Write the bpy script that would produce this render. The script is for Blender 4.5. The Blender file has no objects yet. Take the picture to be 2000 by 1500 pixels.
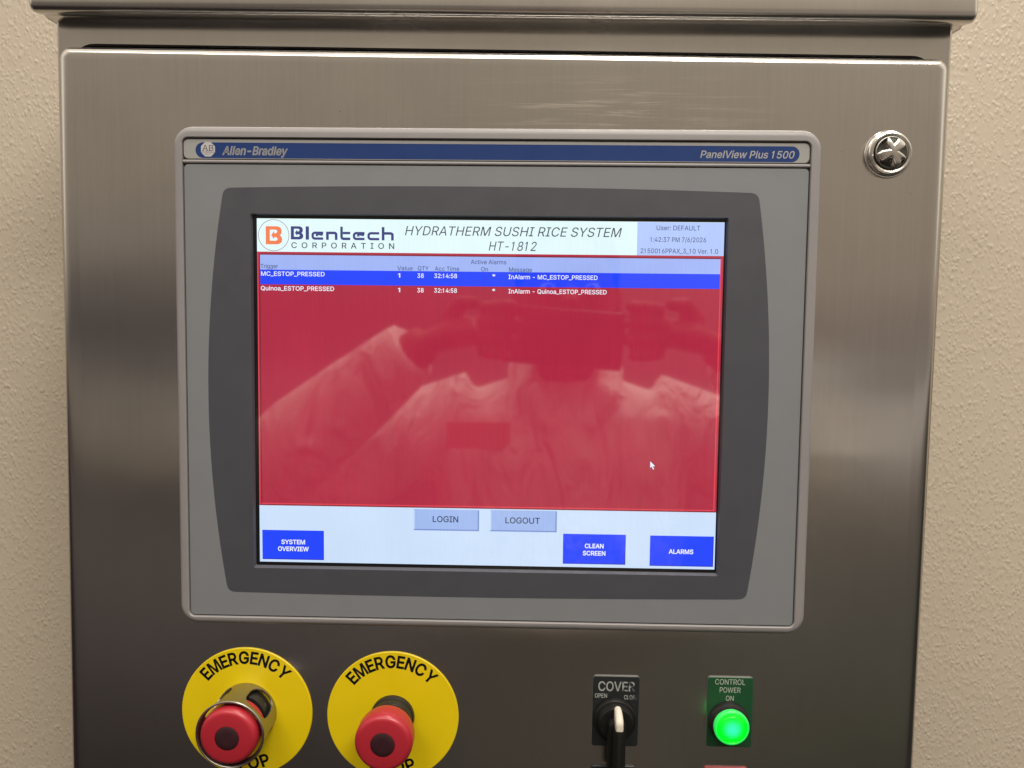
import bpy, bmesh, math, random
from mathutils import Matrix, Vector, noise as mnoise

# ------------------------------------------------------------------ scene, camera, world, lights
scene = bpy.context.scene
COL = scene.collection
MM = 0.001

cam_d = bpy.data.cameras.new("camera")
cam_d.sensor_width = 36.0
cam_d.lens = 36.0 * 1444.0 / 2000.0
cam_d.clip_start = 0.005
cam_d.clip_end = 60.0
cam = bpy.data.objects.new("camera", cam_d)
COL.objects.link(cam)
R = [[0.9997277, -0.0192587, -0.0131765],
     [0.0200426, 0.9978623, 0.0622016],
     [0.0119505, -0.0624488, 0.9979766]]
cam.matrix_world = Matrix(((R[0][0], R[0][2], -R[0][1], 0.0254095),
                           (R[1][0], R[1][2], -R[1][1], -0.4853575),
                           (R[2][0], R[2][2], -R[2][1], 0.0381336),
                           (0, 0, 0, 1)))
scene.camera = cam

scene.view_settings.view_transform = 'Standard'
scene.view_settings.look = 'None'
scene.view_settings.gamma = 1.0
scene.view_settings.exposure = 0.0
scene.view_settings.use_curve_mapping = False
try:
    scene.cycles.use_denoising = True
    scene.cycles.max_bounces = 8
    scene.cycles.sample_clamp_indirect = 6.0
except Exception:
    pass


def lin(r, g, b, k=1.0):
    def f(c):
        c /= 255.0
        return (c / 12.92 if c <= 0.04045 else ((c + 0.055) / 1.055) ** 2.4) * k
    return (f(r), f(g), f(b), 1.0)


# The room behind the camera, as an environment: light upper wall and ceiling, a band of
# fittings at eye level, dark floor.  It varies with direction only.
world = bpy.data.worlds.new("World")
scene.world = world
world.use_nodes = True
wn, wl = world.node_tree.nodes, world.node_tree.links
wn.clear()


def wnode(t, **kw):
    n = wn.new(t)
    for k, v in kw.items():
        setattr(n, k, v)
    return n


def wmath(op, a, b=None, c=None):
    n = wnode('ShaderNodeMath', operation=op)
    for i, s in enumerate((a, b, c)):
        if s is None:
            continue
        if isinstance(s, (int, float)):
            n.inputs[i].default_value = s
        else:
            wl.new(s, n.inputs[i])
    return n.outputs[0]


tc = wnode('ShaderNodeTexCoord')
sp = wnode('ShaderNodeSeparateXYZ')
wl.new(tc.outputs['Generated'], sp.inputs[0])
fy = wmath('MAXIMUM', wmath('MULTIPLY', sp.outputs['Y'], -1.0), 0.12)
slope = wmath('DIVIDE', sp.outputs['Z'], fy)
azim = wmath('DIVIDE', sp.outputs['X'], fy)
ramp_in = wmath('MULTIPLY_ADD', slope, 0.3125, 0.5)      # slope -1.6..1.6 -> 0..1


def ramp(stops):
    n = wnode('ShaderNodeValToRGB')
    cr = n.color_ramp
    cr.interpolation = 'LINEAR'
    stops = sorted(stops)
    while len(cr.elements) < len(stops):
        cr.elements.new(0.5)
    for e, (s, c) in zip(cr.elements, stops):
        e.position = min(max(0.5 + 0.3125 * s, 0.0), 1.0)
    for e, (s, c) in zip(cr.elements, stops):
        e.color = c
    wl.new(ramp_in, n.inputs[0])
    return n.outputs[0]


K = 1.0 / 0.60
WORLD_LEFT = [(-0.80, lin(34, 29, 28, K)), (-0.57, lin(52, 46, 43, K)), (-0.443, lin(63, 57, 54, K)),
              (-0.305, lin(71, 65, 60, K)), (-0.205, lin(68, 60, 57, K)), (-0.175, lin(87, 79, 69, K)),
              (-0.11, lin(99, 90, 79, K)), (-0.055, lin(93, 86, 79, K)), (-0.03, lin(78, 71, 66, K)),
              (0.03, lin(69, 62, 59, K)), (0.083, lin(85, 78, 72, K)), (0.145, lin(112, 103, 93, K)),
              (0.249, lin(124, 114, 100, K)), (0.37, lin(128, 118, 104, K)), (0.6, lin(142, 132, 118, K)), (1.0, lin(205, 193, 176, K)), (1.6, lin(225, 213, 196, K))]
WORLD_RIGHT = [(-0.80, lin(40, 38, 34, K)), (-0.545, lin(63, 61, 51, K)), (-0.34, lin(76, 71, 64, K)),
               (-0.24, lin(86, 78, 69, K)), (-0.185, lin(110, 101, 92, K)), (-0.14, lin(139, 130, 119, K)),
               (-0.075, lin(142, 131, 121, K)), (-0.05, lin(108, 101, 94, K)), (-0.03, lin(106, 99, 91, K)),
               (-0.018, lin(118, 111, 101, K)), (0.0, lin(112, 100, 91, K)), (0.05, lin(116, 104, 94, K)),
               (0.10, lin(129, 116, 102, K)), (0.249, lin(137, 125, 110, K)), (0.6, lin(146, 136, 121, K)), (1.0, lin(212, 200, 182, K)), (1.6, lin(232, 220, 202, K))]
mixf = wnode('ShaderNodeMapRange', interpolation_type='SMOOTHSTEP')
mixf.inputs[1].default_value = -0.32
mixf.inputs[2].default_value = 0.38
wl.new(azim, mixf.inputs[0])
mx = wnode('ShaderNodeMix', data_type='RGBA')
wl.new(mixf.outputs[0], mx.inputs[0])
wl.new(ramp(WORLD_LEFT), mx.inputs[6])
wl.new(ramp(WORLD_RIGHT), mx.inputs[7])
bgn = wnode('ShaderNodeBackground')
wl.new(mx.outputs[2], bgn.inputs[0])
bgn.inputs[1].default_value = 1.0
wo = wnode('ShaderNodeOutputWorld')
wl.new(bgn.outputs[0], wo.inputs[0])


def area(name, loc, target, sx, sy, power, color):
    d = bpy.data.lights.new(name, 'AREA')
    d.shape = 'RECTANGLE'
    d.size, d.size_y = sx, sy
    d.energy = power
    d.color = color
    o = bpy.data.objects.new(name, d)
    COL.objects.link(o)
    o.location = loc
    o.rotation_euler = (Vector(target) - Vector(loc)).to_track_quat('-Z', 'Y').to_euler()
    return o


WARM = (1.0, 0.92, 0.81)
area("ceiling_lamp", (0.95, -1.55, 1.95), (0.1, 0, 0), 1.2, 0.35, 50, WARM)
area("ceiling_lamp", (-0.75, -1.75, 2.0), (-0.1, 0, 0), 1.2, 0.35, 22, WARM)
area("ceiling_lamp", (0.25, -0.34, 2.0), (0.1, -0.35, 0), 1.2, 0.25, 21, WARM)


# ------------------------------------------------------------------ materials
class NT:
    def __init__(self, name):
        self.m = bpy.data.materials.new(name)
        self.m.use_nodes = True
        self.n = self.m.node_tree.nodes
        self.l = self.m.node_tree.links
        self.b = self.n['Principled BSDF']
        self.out = self.n['Material Output']

    def new(self, t, **kw):
        n = self.n.new(t)
        for k, v in kw.items():
            setattr(n, k, v)
        return n

    def link(self, a, b):
        self.l.new(a, b)

    def coords(self, scale=(1, 1, 1), rot=(0, 0, 0)):
        t = self.new('ShaderNodeTexCoord')
        m = self.new('ShaderNodeMapping')
        m.inputs['Scale'].default_value = scale
        m.inputs['Rotation'].default_value = rot
        self.link(t.outputs['Object'], m.inputs[0])
        return m.outputs[0]

    def noise(self, vec, scale, detail=3, rough=0.5, dist=0.0):
        n = self.new('ShaderNodeTexNoise')
        n.inputs['Scale'].default_value = scale
        n.inputs['Detail'].default_value = detail
        n.inputs['Roughness'].default_value = rough
        n.inputs['Distortion'].default_value = dist
        self.link(vec, n.inputs['Vector'])
        return n.outputs['Fac']

    def rng(self, s, a, b, c, d, smooth=False):
        n = self.new('ShaderNodeMapRange')
        if smooth:
            n.interpolation_type = 'SMOOTHSTEP'
        for i, v in enumerate((a, b, c, d)):
            n.inputs[i + 1].default_value = v
        self.link(s, n.inputs[0])
        return n.outputs[0]

    def math(self, op, a, b=None):
        n = self.new('ShaderNodeMath', operation=op)
        for i, s in enumerate((a, b)):
            if s is None:
                continue
            if isinstance(s, (int, float)):
                n.inputs[i].default_value = s
            else:
                self.link(s, n.inputs[i])
        return n.outputs[0]

    def mix(self, f, a, b, blend='MIX'):
        n = self.new('ShaderNodeMix', data_type='RGBA', blend_type=blend)
        for i, s in ((0, f), (6, a), (7, b)):
            if isinstance(s, (int, float)):
                n.inputs[i].default_value = s
            elif isinstance(s, tuple):
                n.inputs[i].default_value = s
            else:
                self.link(s, n.inputs[i])
        return n.outputs[2]

    def bump(self, h, strength, dist):
        n = self.new('ShaderNodeBump')
        n.inputs['Strength'].default_value = strength
        n.inputs['Distance'].default_value = dist
        self.link(h, n.inputs['Height'])
        return n.outputs[0]


def plain(name, col, rough=0.5, metal=0.0, spec=0.5, var=0.06, grain=0.0, nscale=60.0):
    """coloured surface with a little uneven tone, uneven gloss and (optionally) fine moulded grain"""
    t = NT(name)
    v = t.coords()
    n = t.noise(v, nscale, 4, 0.6)
    dark = tuple(c * (1 - var) for c in col[:3]) + (1,)
    lite = tuple(min(1, c * (1 + var)) for c in col[:3]) + (1,)
    t.link(t.mix(n, dark, lite), t.b.inputs['Base Color'])
    t.link(t.rng(n, 0.3, 0.7, rough * 0.88, min(1, rough * 1.12)), t.b.inputs['Roughness'])
    t.b.inputs['Metallic'].default_value = metal
    t.b.inputs['Specular IOR Level'].default_value = spec
    if grain:
        g = t.noise(v, 1400.0, 2, 0.6)
        t.link(t.bump(g, grain, 0.0002), t.b.inputs['Normal'])
    return t.m


def steel(name, base, rough, aniso, streak=0.05, smear=False):
    """vertically brushed stainless sheet"""
    t = NT(name)
    v = t.coords((1, 1, 1))
    fine = t.noise(t.coords((1, 1, 0.012)), 1500.0, 3, 0.7)
    mid = t.noise(t.coords((1, 1, 0.03)), 240.0, 4, 0.65)
    cloud = t.noise(v, 9.0, 4, 0.55)
    f = t.math('ADD', t.rng(fine, 0.25, 0.75, -streak, streak), t.rng(mid, 0.3, 0.7, -streak * 0.55, streak * 0.55))
    f = t.math('ADD', f, t.rng(cloud, 0.3, 0.7, -0.055, 0.055))
    r = t.rng(cloud, 0.3, 0.7, rough * 0.9, rough * 1.15)
    if smear:                       # wipe marks left by a cloth above the terminal
        tco = t.new('ShaderNodeTexCoord')
        sx = t.new('ShaderNodeSeparateXYZ')
        t.link(tco.outputs['Object'], sx.inputs[0])
        mxx = t.math('SUBTRACT', 1.0, t.math('MULTIPLY', t.math('ABSOLUTE', t.math('SUBTRACT', sx.outputs['X'], 0.075)), 8.5))
        mzz = t.math('SUBTRACT', 1.0, t.math('MULTIPLY', t.math('ABSOLUTE', t.math('SUBTRACT', sx.outputs['Z'], 0.187)), 42.0))
        mask = t.math('MULTIPLY', t.math('MAXIMUM', mxx, 0.0), t.math('MAXIMUM', mzz, 0.0))
        wipe = t.noise(t.coords((0.05, 1, 1), (0, math.radians(-4), 0)), 260.0, 4, 0.7, 0.4)
        wipe2 = t.noise(t.coords((0.04, 1, 1), (0, math.radians(7), 0)), 330.0, 3, 0.7, 0.2)
        w = t.math('MULTIPLY', t.rng(t.math('MAXIMUM', wipe, wipe2), 0.52, 0.72, 0.0, 0.60, True), mask)
        f = t.math('ADD', f, w)
        r = t.math('ADD', r, t.math('MULTIPLY', mask, 0.03))
        dots = t.noise(v, 420.0, 1, 0.5)
        f = t.math('ADD', f, t.rng(dots, 0.80, 0.84, 0.0, 0.30))
        f = t.math('SUBTRACT', f, t.rng(dots, 0.21, 0.18, 0.0, 0.35))
    g = t.math('ADD', 1.0, f)
    c = t.new('ShaderNodeVectorMath', operation='SCALE')
    c.inputs[0].default_value = base[:3]
    t.link(g, c.inputs['Scale'])
    t.link(c.outputs[0], t.b.inputs['Base Color'])
    t.link(r, t.b.inputs['Roughness'])
    t.b.inputs['Metallic'].default_value = 1.0
    t.b.inputs['Anisotropic'].default_value = aniso
    tg = t.new('ShaderNodeTangent', direction_type='UV_MAP', uv_map='grain')
    t.link(tg.outputs[0], t.b.inputs['Tangent'])
    wav = t.noise(t.coords((1, 1, 1)), 7.0, 2, 0.5)
    hgt = t.math('ADD', t.math('MULTIPLY', wav, 1.0), t.math('MULTIPLY', fine, 0.0035))
    t.link(t.bump(hgt, 0.6, 0.0011), t.b.inputs['Normal'])
    return t.m


def frp_wall(name):
    """beige fibreglass wall panel with a pebbled, slightly slanting emboss"""
    t = NT(name)
    v = t.coords((1, 1, 1))
    warp = t.new('ShaderNodeTexNoise')
    warp.inputs['Scale'].default_value = 55.0
    warp.inputs['Detail'].default_value = 2
    t.link(v, warp.inputs['Vector'])
    off = t.new('ShaderNodeVectorMath', operation='SCALE')
    off.inputs['Scale'].default_value = 0.005
    t.link(warp.outputs['Color'], off.inputs[0])
    add = t.new('ShaderNodeVectorMath', operation='ADD')
    mp = t.new('ShaderNodeMapping')
    mp.inputs['Rotation'].default_value = (0, math.radians(-33), 0)
    mp.inputs['Scale'].default_value = (1.0, 1.0, 0.62)
    t.link(v, mp.inputs[0])
    t.link(mp.outputs[0], add.inputs[0])
    t.link(off.outputs[0], add.inputs[1])
    h = None
    for sc_, amp, lo_, hi_ in ((215.0, 0.95, 0.24, 0.52), (340.0, 0.85, 0.22, 0.50)):
        vo = t.new('ShaderNodeTexVoronoi', feature='SMOOTH_F1')
        vo.inputs['Scale'].default_value = sc_
        vo.inputs['Smoothness'].default_value = 0.25
        vo.inputs['Randomness'].default_value = 1.0
        t.link(add.outputs[0], vo.inputs['Vector'])
        peb = t.rng(vo.outputs['Distance'], 0.05, 0.50, 1.0, 0.0, True)
        pick = t.noise(v, sc_ * 0.45, 2, 0.5)       # not every cell carries a full pebble
        peb = t.math('MULTIPLY', t.math('MULTIPLY', peb, t.rng(pick, lo_, hi_, 0.15, 1.0, True)), amp)
        h = peb if h is None else t.math('ADD', h, peb)
    rid = t.noise(add.outputs[0], 230.0, 2, 0.5, 0.6)
    h = t.math('ADD', h, t.math('MULTIPLY', rid, 0.55))
    t.link(t.bump(h, 0.46, 0.0007), t.b.inputs['Normal'])
    cl = t.noise(v, 5.0, 4, 0.6)
    c = t.mix(cl, (0.438, 0.382, 0.310, 1), (0.482, 0.426, 0.348, 1))
    c = t.mix(t.rng(t.noise(v, 420.0, 1), 0.77, 0.82, 0, 0.35), c, (0.30, 0.24, 0.17, 1))
    t.link(c, t.b.inputs['Base Color'])
    t.b.inputs['Roughness'].default_value = 0.42
    t.b.inputs['Specular IOR Level'].default_value = 0.4
    return t.m


def lit(name, col, strength=1.0, stripes=0.05, cloud=0.04):
    """display element: it glows, through a glossy touch surface; the pixel columns show faintly"""
    t = NT(name)
    s1 = t.noise(t.coords((1, 0.0, 0.02)), 1150.0, 2, 0.7)
    cl = t.noise(t.coords((1, 0.0, 1)), 22.0, 3, 0.5)
    f = t.math('ADD', t.rng(s1, 0.28, 0.72, 1 - stripes, 1 + stripes), t.rng(cl, 0.3, 0.7, -cloud, cloud))
    f = t.math('MULTIPLY', f, strength)
    t.b.inputs['Base Color'].default_value = (0.012, 0.012, 0.014, 1)
    t.b.inputs['Roughness'].default_value = 0.042
    t.b.inputs['IOR'].default_value = 2.1
    t.b.inputs['Emission Color'].default_value = col
    t.link(f, t.b.inputs['Emission Strength'])
    return t.m


M = {}
M['door'] = steel('brushed_steel_door', (0.61, 0.597, 0.588), 0.165, 0.955, 0.032, True)
M['body'] = steel('brushed_steel_body', (0.58, 0.565, 0.545), 0.24, 0.85, 0.025)
M['hood'] = steel('brushed_steel_hood', (0.60, 0.585, 0.565), 0.25, 0.6, 0.025)
M['gasket'] = plain('black_rubber', (0.012, 0.012, 0.013, 1), 0.6)
M['wall'] = frp_wall('pebbled_wall_panel')
M['bezel'] = plain('warm_grey_plastic', (0.225, 0.218, 0.226, 1), 0.45, 0, 0.4, 0.04, 0.10)
M['brand'] = plain('light_grey_film', (0.275, 0.275, 0.275, 1), 0.5, 0, 0.35, 0.03)
M['overlay'] = plain('grey_membrane', (0.176, 0.187, 0.206, 1), 0.5, 0, 0.4, 0.03, 0.12)
M['dark'] = plain('charcoal_print', (0.053, 0.055, 0.071, 1), 0.48, 0, 0.5, 0.04, 0.12)
M['groove'] = plain('dark_grey_plastic', (0.12, 0.11, 0.105, 1), 0.7)  # darker grey floor of the groove round the front sheets
M['blue'] = plain('blue_print', (0.008, 0.032, 0.145, 1), 0.5, 0, 0.25, 0.03)
M['silver'] = plain('pale_grey_print', (0.42, 0.42, 0.43, 1), 0.5)
M['darkprint'] = plain('dark_grey_print', (0.06, 0.06, 0.075, 1), 0.5)
M['mask'] = plain('black_screen_mask', (0.008, 0.008, 0.010, 1), 0.12, 0, 0.5)
M['yellow'] = plain('yellow_plate', (0.68, 0.52, 0.003, 1), 0.40, 0, 0.45, 0.05)
M['black'] = plain('black_plastic', (0.012, 0.012, 0.012, 1), 0.38)
M['ink'] = plain('black_ink', (0.010, 0.010, 0.008, 1), 0.5)
M['red'] = plain('red_plastic', (0.36, 0.017, 0.031, 1), 0.36, 0, 0.5, 0.04)
M['maroon'] = plain('dark_maroon_plastic', (0.030, 0.008, 0.012, 1), 0.45)
M['chrome'] = plain('bright_chrome', (0.66, 0.645, 0.62, 1), 0.17, 1.0, 0.5, 0.1, 0.35, 300)
M['cast'] = plain('shaded_cast_metal', (0.22, 0.215, 0.20, 1), 0.42, 1.0, 0.5, 0.2, 0.5, 500)  # dark tone stands in for the shade inside the latch cup
M['satin'] = plain('satin_nickel', (0.36, 0.345, 0.325, 1), 0.38, 1.0, 0.5, 0.05)
M['plateblack'] = plain('black_legend_plate', (0.012, 0.015, 0.017, 1), 0.42)
M['plategreen'] = plain('green_legend_plate', (0.008, 0.062, 0.022, 1), 0.45)
M['platered'] = plain('red_legend_plate', (0.22, 0.020, 0.028, 1), 0.45)
M['plateedge'] = plain('pale_plate_edge', (0.16, 0.16, 0.15, 1), 0.5)  # paler side walls of the upper plates
M['engrave'] = plain('pale_engraving', (0.40, 0.45, 0.41, 1), 0.6)
M['ivory'] = plain('ivory_plastic', (0.58, 0.54, 0.47, 1), 0.4)
M['selector'] = plain('selector_plastic', (0.007, 0.007, 0.007, 1), 0.45, 0, 0.25, 0.3, 0.0, 300)


def worn(name):
    t = NT(name)
    tco = t.new('ShaderNodeTexCoord')
    sx = t.new('ShaderNodeSeparateXYZ')
    t.link(tco.outputs['Object'], sx.inputs[0])
    n = t.noise(t.coords((1, 1, 1), (0, math.radians(35), 0)), 330.0, 3, 0.65)
    wear = t.rng(sx.outputs['X'], 0.082, 0.106, -0.20, 0.055)
    k = t.rng(t.math('ADD', n, wear), 0.48, 0.56, 0, 1, True)
    t.link(t.mix(k, (0.42, 0.45, 0.45, 1), (0.045, 0.052, 0.054, 1)), t.b.inputs['Base Color'])
    t.b.inputs['Roughness'].default_value = 0.5
    return t.m


M['worn'] = worn('worn_white_lettering')

# display colours
M['d_white'] = lit('display_white', lin(226, 249, 252), 1.0, 0.03, 0.02)
M['d_ice'] = lit('display_ice_white', lin(203, 224, 250), 1.0, 0.02, 0.025)
M['d_head'] = lit('display_header_blue', lin(158, 180, 245), 1.0, 0.05, 0.06)
M['d_user'] = lit('display_user_blue', lin(176, 200, 252), 1.0, 0.04, 0.03)
M['d_row'] = lit('display_row_blue', lin(0, 62, 253), 1.0, 0.03, 0.03)
M['d_btn'] = lit('display_button_blue', lin(0, 62, 253), 1.0, 0.03, 0.03)
M['d_btnedge'] = lit('display_button_edge', lin(4, 38, 190), 1.0, 0.03, 0.0)
M['d_grey'] = lit('display_button_grey', lin(158, 185, 237), 1.0, 0.06, 0.03)
M['d_greydk'] = lit('display_button_shade', lin(118, 142, 208), 1.0, 0.05, 0.0)
M['d_greylt'] = lit('display_button_light', lin(196, 218, 252), 1.0, 0.05, 0.0)
M['d_red'] = lit('display_red', lin(172, 28, 60), 1.0, 0.07, 0.04)
M['d_redline'] = lit('display_red_line', lin(226, 62, 78), 1.0, 0.05, 0.0)
M['d_reddk'] = lit('display_red_shade', lin(112, 14, 40), 1.0, 0.05, 0.0)
M['d_redframe'] = lit('display_red_frame', lin(180, 34, 62), 1.0, 0.08, 0.03)
M['d_text'] = lit('display_dark_text', lin(52, 62, 84), 1.0, 0.05, 0.0)
M['d_texthead'] = lit('display_slate_text', lin(66, 80, 128), 1.0, 0.05, 0.0)
M['d_textw'] = lit('display_white_text', lin(236, 240, 255), 1.0, 0.04, 0.0)
M['d_navy'] = lit('display_navy', lin(44, 52, 122), 1.0, 0.06, 0.0)
M['d_orange'] = lit('display_orange', lin(244, 124, 76), 1.0, 0.08, 0.0)
M['d_circle'] = lit('display_maroon_line', lin(140, 62, 78), 1.0, 0.03, 0.0)


def lamp_lens(name):
    t = NT(name)
    tco = t.new('ShaderNodeTexCoord')
    sub = t.new('ShaderNodeVectorMath', operation='SUBTRACT')
    sub.inputs[1].default_value = (0.1648, -0.008, -0.2186)
    t.link(tco.outputs['Object'], sub.inputs[0])
    ln = t.new('ShaderNodeVectorMath', operation='LENGTH')
    t.link(sub.outputs[0], ln.inputs[0])
    core = t.rng(ln.outputs['Value'], 0.0005, 0.0078, 1.0, 0.0, True)
    c = t.mix(core, (0.0, 0.92, 0.012, 1), (0.05, 1.0, 0.60, 1))
    t.link(c, t.b.inputs['Emission Color'])
    t.b.inputs['Emission Strength'].default_value = 1.0
    t.b.inputs['Base Color'].default_value = (0.0, 0.30, 0.02, 1)
    t.b.inputs['Roughness'].default_value = 0.25
    return t.m


M['lens'] = lamp_lens('lit_green_lens')
t_ = NT('lit_green_rim')
t_.b.inputs['Base Color'].default_value = (0.05, 0.35, 0.10, 1)
t_.b.inputs['Emission Color'].default_value = (0.0, 0.62, 0.07, 1)
t_.b.inputs['Emission Strength'].default_value = 0.85
t_.b.inputs['Roughness'].default_value = 0.2
M['lensrim'] = t_.m


# ------------------------------------------------------------------ mesh helpers (units: mm, y points into the panel)
class MB:
    def __init__(self):
        self.v, self.f, self.mi, self.mats = [], [], [], []

    def mat(self, m):
        if m not in self.mats:
            self.mats.append(m)
        return self.mats.index(m)

    def add(self, verts, faces, m):
        k = len(self.v)
        i = self.mat(m)
        self.v += [tuple(p) for p in verts]
        for f in faces:
            self.f.append([a + k for a in f])
            self.mi.append(i)

    def loft(self, rings, m, cap0=False, cap1=True, closed=True):
        n = len(rings[0])
        verts = [p for r in rings for p in r]
        faces = []
        for a in range(len(rings) - 1):
            for i in range(n if closed else n - 1):
                j = (i + 1) % n
                faces.append([a * n + i, a * n + j, (a + 1) * n + j, (a + 1) * n + i])
        if cap0:
            faces.append(list(range(n))[::-1])
        if cap1:
            faces.append([(len(rings) - 1) * n + i for i in range(n)])
        self.add(verts, faces, m)

    def lathe(self, cx, cz, prof, m, n=64, cap0=False, cap1=True):
        rings = []
        for r, y in prof:
            rings.append([(cx + r * math.cos(2 * math.pi * i / n), y, cz + r * math.sin(2 * math.pi * i / n)) for i in range(n)])
        self.loft(rings, m, cap0, cap1)

    def sheet(self, pts, y, m):
        """flat polygon facing the viewer; pts (x, z)"""
        self.add([(x, y, z) for x, z in pts], [list(range(len(pts)))], m)

    def rect(self, x0, x1, z0, z1, y, m):
        self.sheet([(x0, z0), (x1, z0), (x1, z1), (x0, z1)], y, m)

    def ring(self, outer, inner, y, m):
        """flat polygon with a hole, faces only"""
        bm = bmesh.new()
        es = []
        for loop in (outer, inner):
            vs = [bm.verts.new((x, y, z)) for x, z in loop]
            for i in range(len(vs)):
                es.append(bm.edges.new((vs[i], vs[(i + 1) % len(vs)])))
        bmesh.ops.triangle_fill(bm, edges=es, use_beauty=True, use_dissolve=False, normal=(0, -1, 0))
        bm.verts.index_update()
        self.add([tuple(v.co) for v in bm.verts], [[v.index for v in f.verts] for f in bm.faces], m)
        bm.free()

    def frame(self, x0, x1, z0, z1, w, y, ml, mt, mr, mb):
        """four mitred strips just inside a rectangle"""
        self.sheet([(x0, z0), (x0 + w, z0 + w), (x0 + w, z1 - w), (x0, z1)], y, ml)
        self.sheet([(x0, z1), (x0 + w, z1 - w), (x1 - w, z1 - w), (x1, z1)], y, mt)
        self.sheet([(x1, z1), (x1 - w, z1 - w), (x1 - w, z0 + w), (x1, z0)], y, mr)
        self.sheet([(x0, z0), (x1, z0), (x1 - w, z0 + w), (x0 + w, z0 + w)], y, mb)

    def box(self, x0, x1, y0, y1, z0, z1, m, bev=0.0):
        bm = bmesh.new()
        bmesh.ops.create_cube(bm, size=1.0)
        for v in bm.verts:
            v.co = ((x0 + x1) / 2 + v.co.x * (x1 - x0), (y0 + y1) / 2 + v.co.y * (y1 - y0), (z0 + z1) / 2 + v.co.z * (z1 - z0))
        if bev:
            bmesh.ops.bevel(bm, geom=bm.edges[:], offset=bev, segments=3, affect='EDGES', profile=0.5)
        bm.verts.index_update()
        self.add([tuple(v.co) for v in bm.verts], [[v.index for v in f.verts] for f in bm.faces], m)
        bm.free()

    def tube(self, pts, radii, m, n=20, squash=1.0):
        """tapered closed tube through points (any units)"""
        rings = []
        up = Vector((0, 0, 1))
        P = [Vector(p) for p in pts]
        for i, p in enumerate(P):
            d = (P[min(i + 1, len(P) - 1)] - P[max(i - 1, 0)]).normalized()
            a = d.cross(up)
            if a.length < 1e-3:
                a = d.cross(Vector((0, 1, 0)))
            a.normalize()
            b = d.cross(a).normalized()
            rings.append([tuple(p + (a * math.cos(2 * math.pi * k / n) + b * math.sin(2 * math.pi * k / n) * squash) * radii[i]) for k in range(n)])
        self.loft(rings, m, True, True)

    def ball(self, c, r, m, n=24, k=14):
        rings = []
        for i in range(1, k):
            ph = math.pi * i / k
            rings.append([(c[0] + r[0] * math.sin(ph) * math.cos(2 * math.pi * j / n),
                           c[1] + r[1] * math.sin(ph) * math.sin(2 * math.pi * j / n),
                           c[2] + r[2] * math.cos(ph)) for j in range(n)])
        self.loft(rings, m, True, True)

    def build(self, name, parent=None, smooth=30.0, scale=MM, flip=True):
        me = bpy.data.meshes.new(name)
        me.from_pydata([(x * scale, y * scale, z * scale) for x, y, z in self.v], [], self.f)
        for m in self.mats:
            me.materials.append(m)
        for p, i in zip(me.polygons, self.mi):
            p.material_index = i
        bm = bmesh.new()
        bm.from_mesh(me)
        # sheets must face the viewer; closed pieces face outward
        bmesh.ops.recalc_face_normals(bm, faces=bm.faces[:])
        for f in bm.faces:
            if f.normal.y > 0.9 and all(len(e.link_faces) == 1 for e in f.edges):
                f.normal_flip()
        uv = bm.loops.layers.uv.new('grain')
        for f in bm.faces:
            n = f.normal
            for l in f.loops:
                c = l.vert.co
                if abs(n.x) > 0.8:
                    l[uv].uv = (c.y, c.z)
                else:
                    l[uv].uv = (c.x, c.z - c.y)
            f.smooth = smooth > 0
        bm.to_mesh(me)
        bm.free()
        if smooth > 0:
            me.set_sharp_from_angle(angle=math.radians(smooth))
        o = bpy.data.objects.new(name, me)
        COL.objects.link(o)
        if parent is not None:
            o.parent = parent
        return o


def empty(name, loc, label, cat, group=None):
    o = bpy.data.objects.new(name, None)
    o.empty_display_size = 0.02
    COL.objects.link(o)
    o.location = loc
    o['label'] = label
    o['category'] = cat
    if group:
        o['group'] = group
    return o


def attach(root, *objs):
    """parent to a root Empty that sits away from the origin, keeping world positions"""
    bpy.context.view_layer.update()
    for o in objs:
        o.parent = root
        o.matrix_parent_inverse = root.matrix_world.inverted()


def sub(parent, *objs):
    for o in objs:
        o.parent = parent


def bake(o):
    """apply modifiers"""
    bpy.context.view_layer.update()
    dg = bpy.context.evaluated_depsgraph_get()
    me = bpy.data.meshes.new_from_object(o.evaluated_get(dg))
    o.modifiers.clear()
    o.data = me
    return o


def rr(x0, x1, z0, z1, r, seg=8, fn=None):
    pts = []
    for cx, cz, a0 in ((x1 - r, z1 - r, 0), (x0 + r, z1 - r, 90), (x0 + r, z0 + r, 180), (x1 - r, z0 + r, 270)):
        for k in range(seg + 1):
            a = math.radians(a0 + 90.0 * k / seg)
            pts.append((cx + r * math.cos(a), cz + r * math.sin(a)))
    return [fn(*p) for p in pts] if fn else pts


def at(pts, y):
    return [(x, y, z) for x, z in pts]


# ---- lettering
_cap = {}


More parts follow.
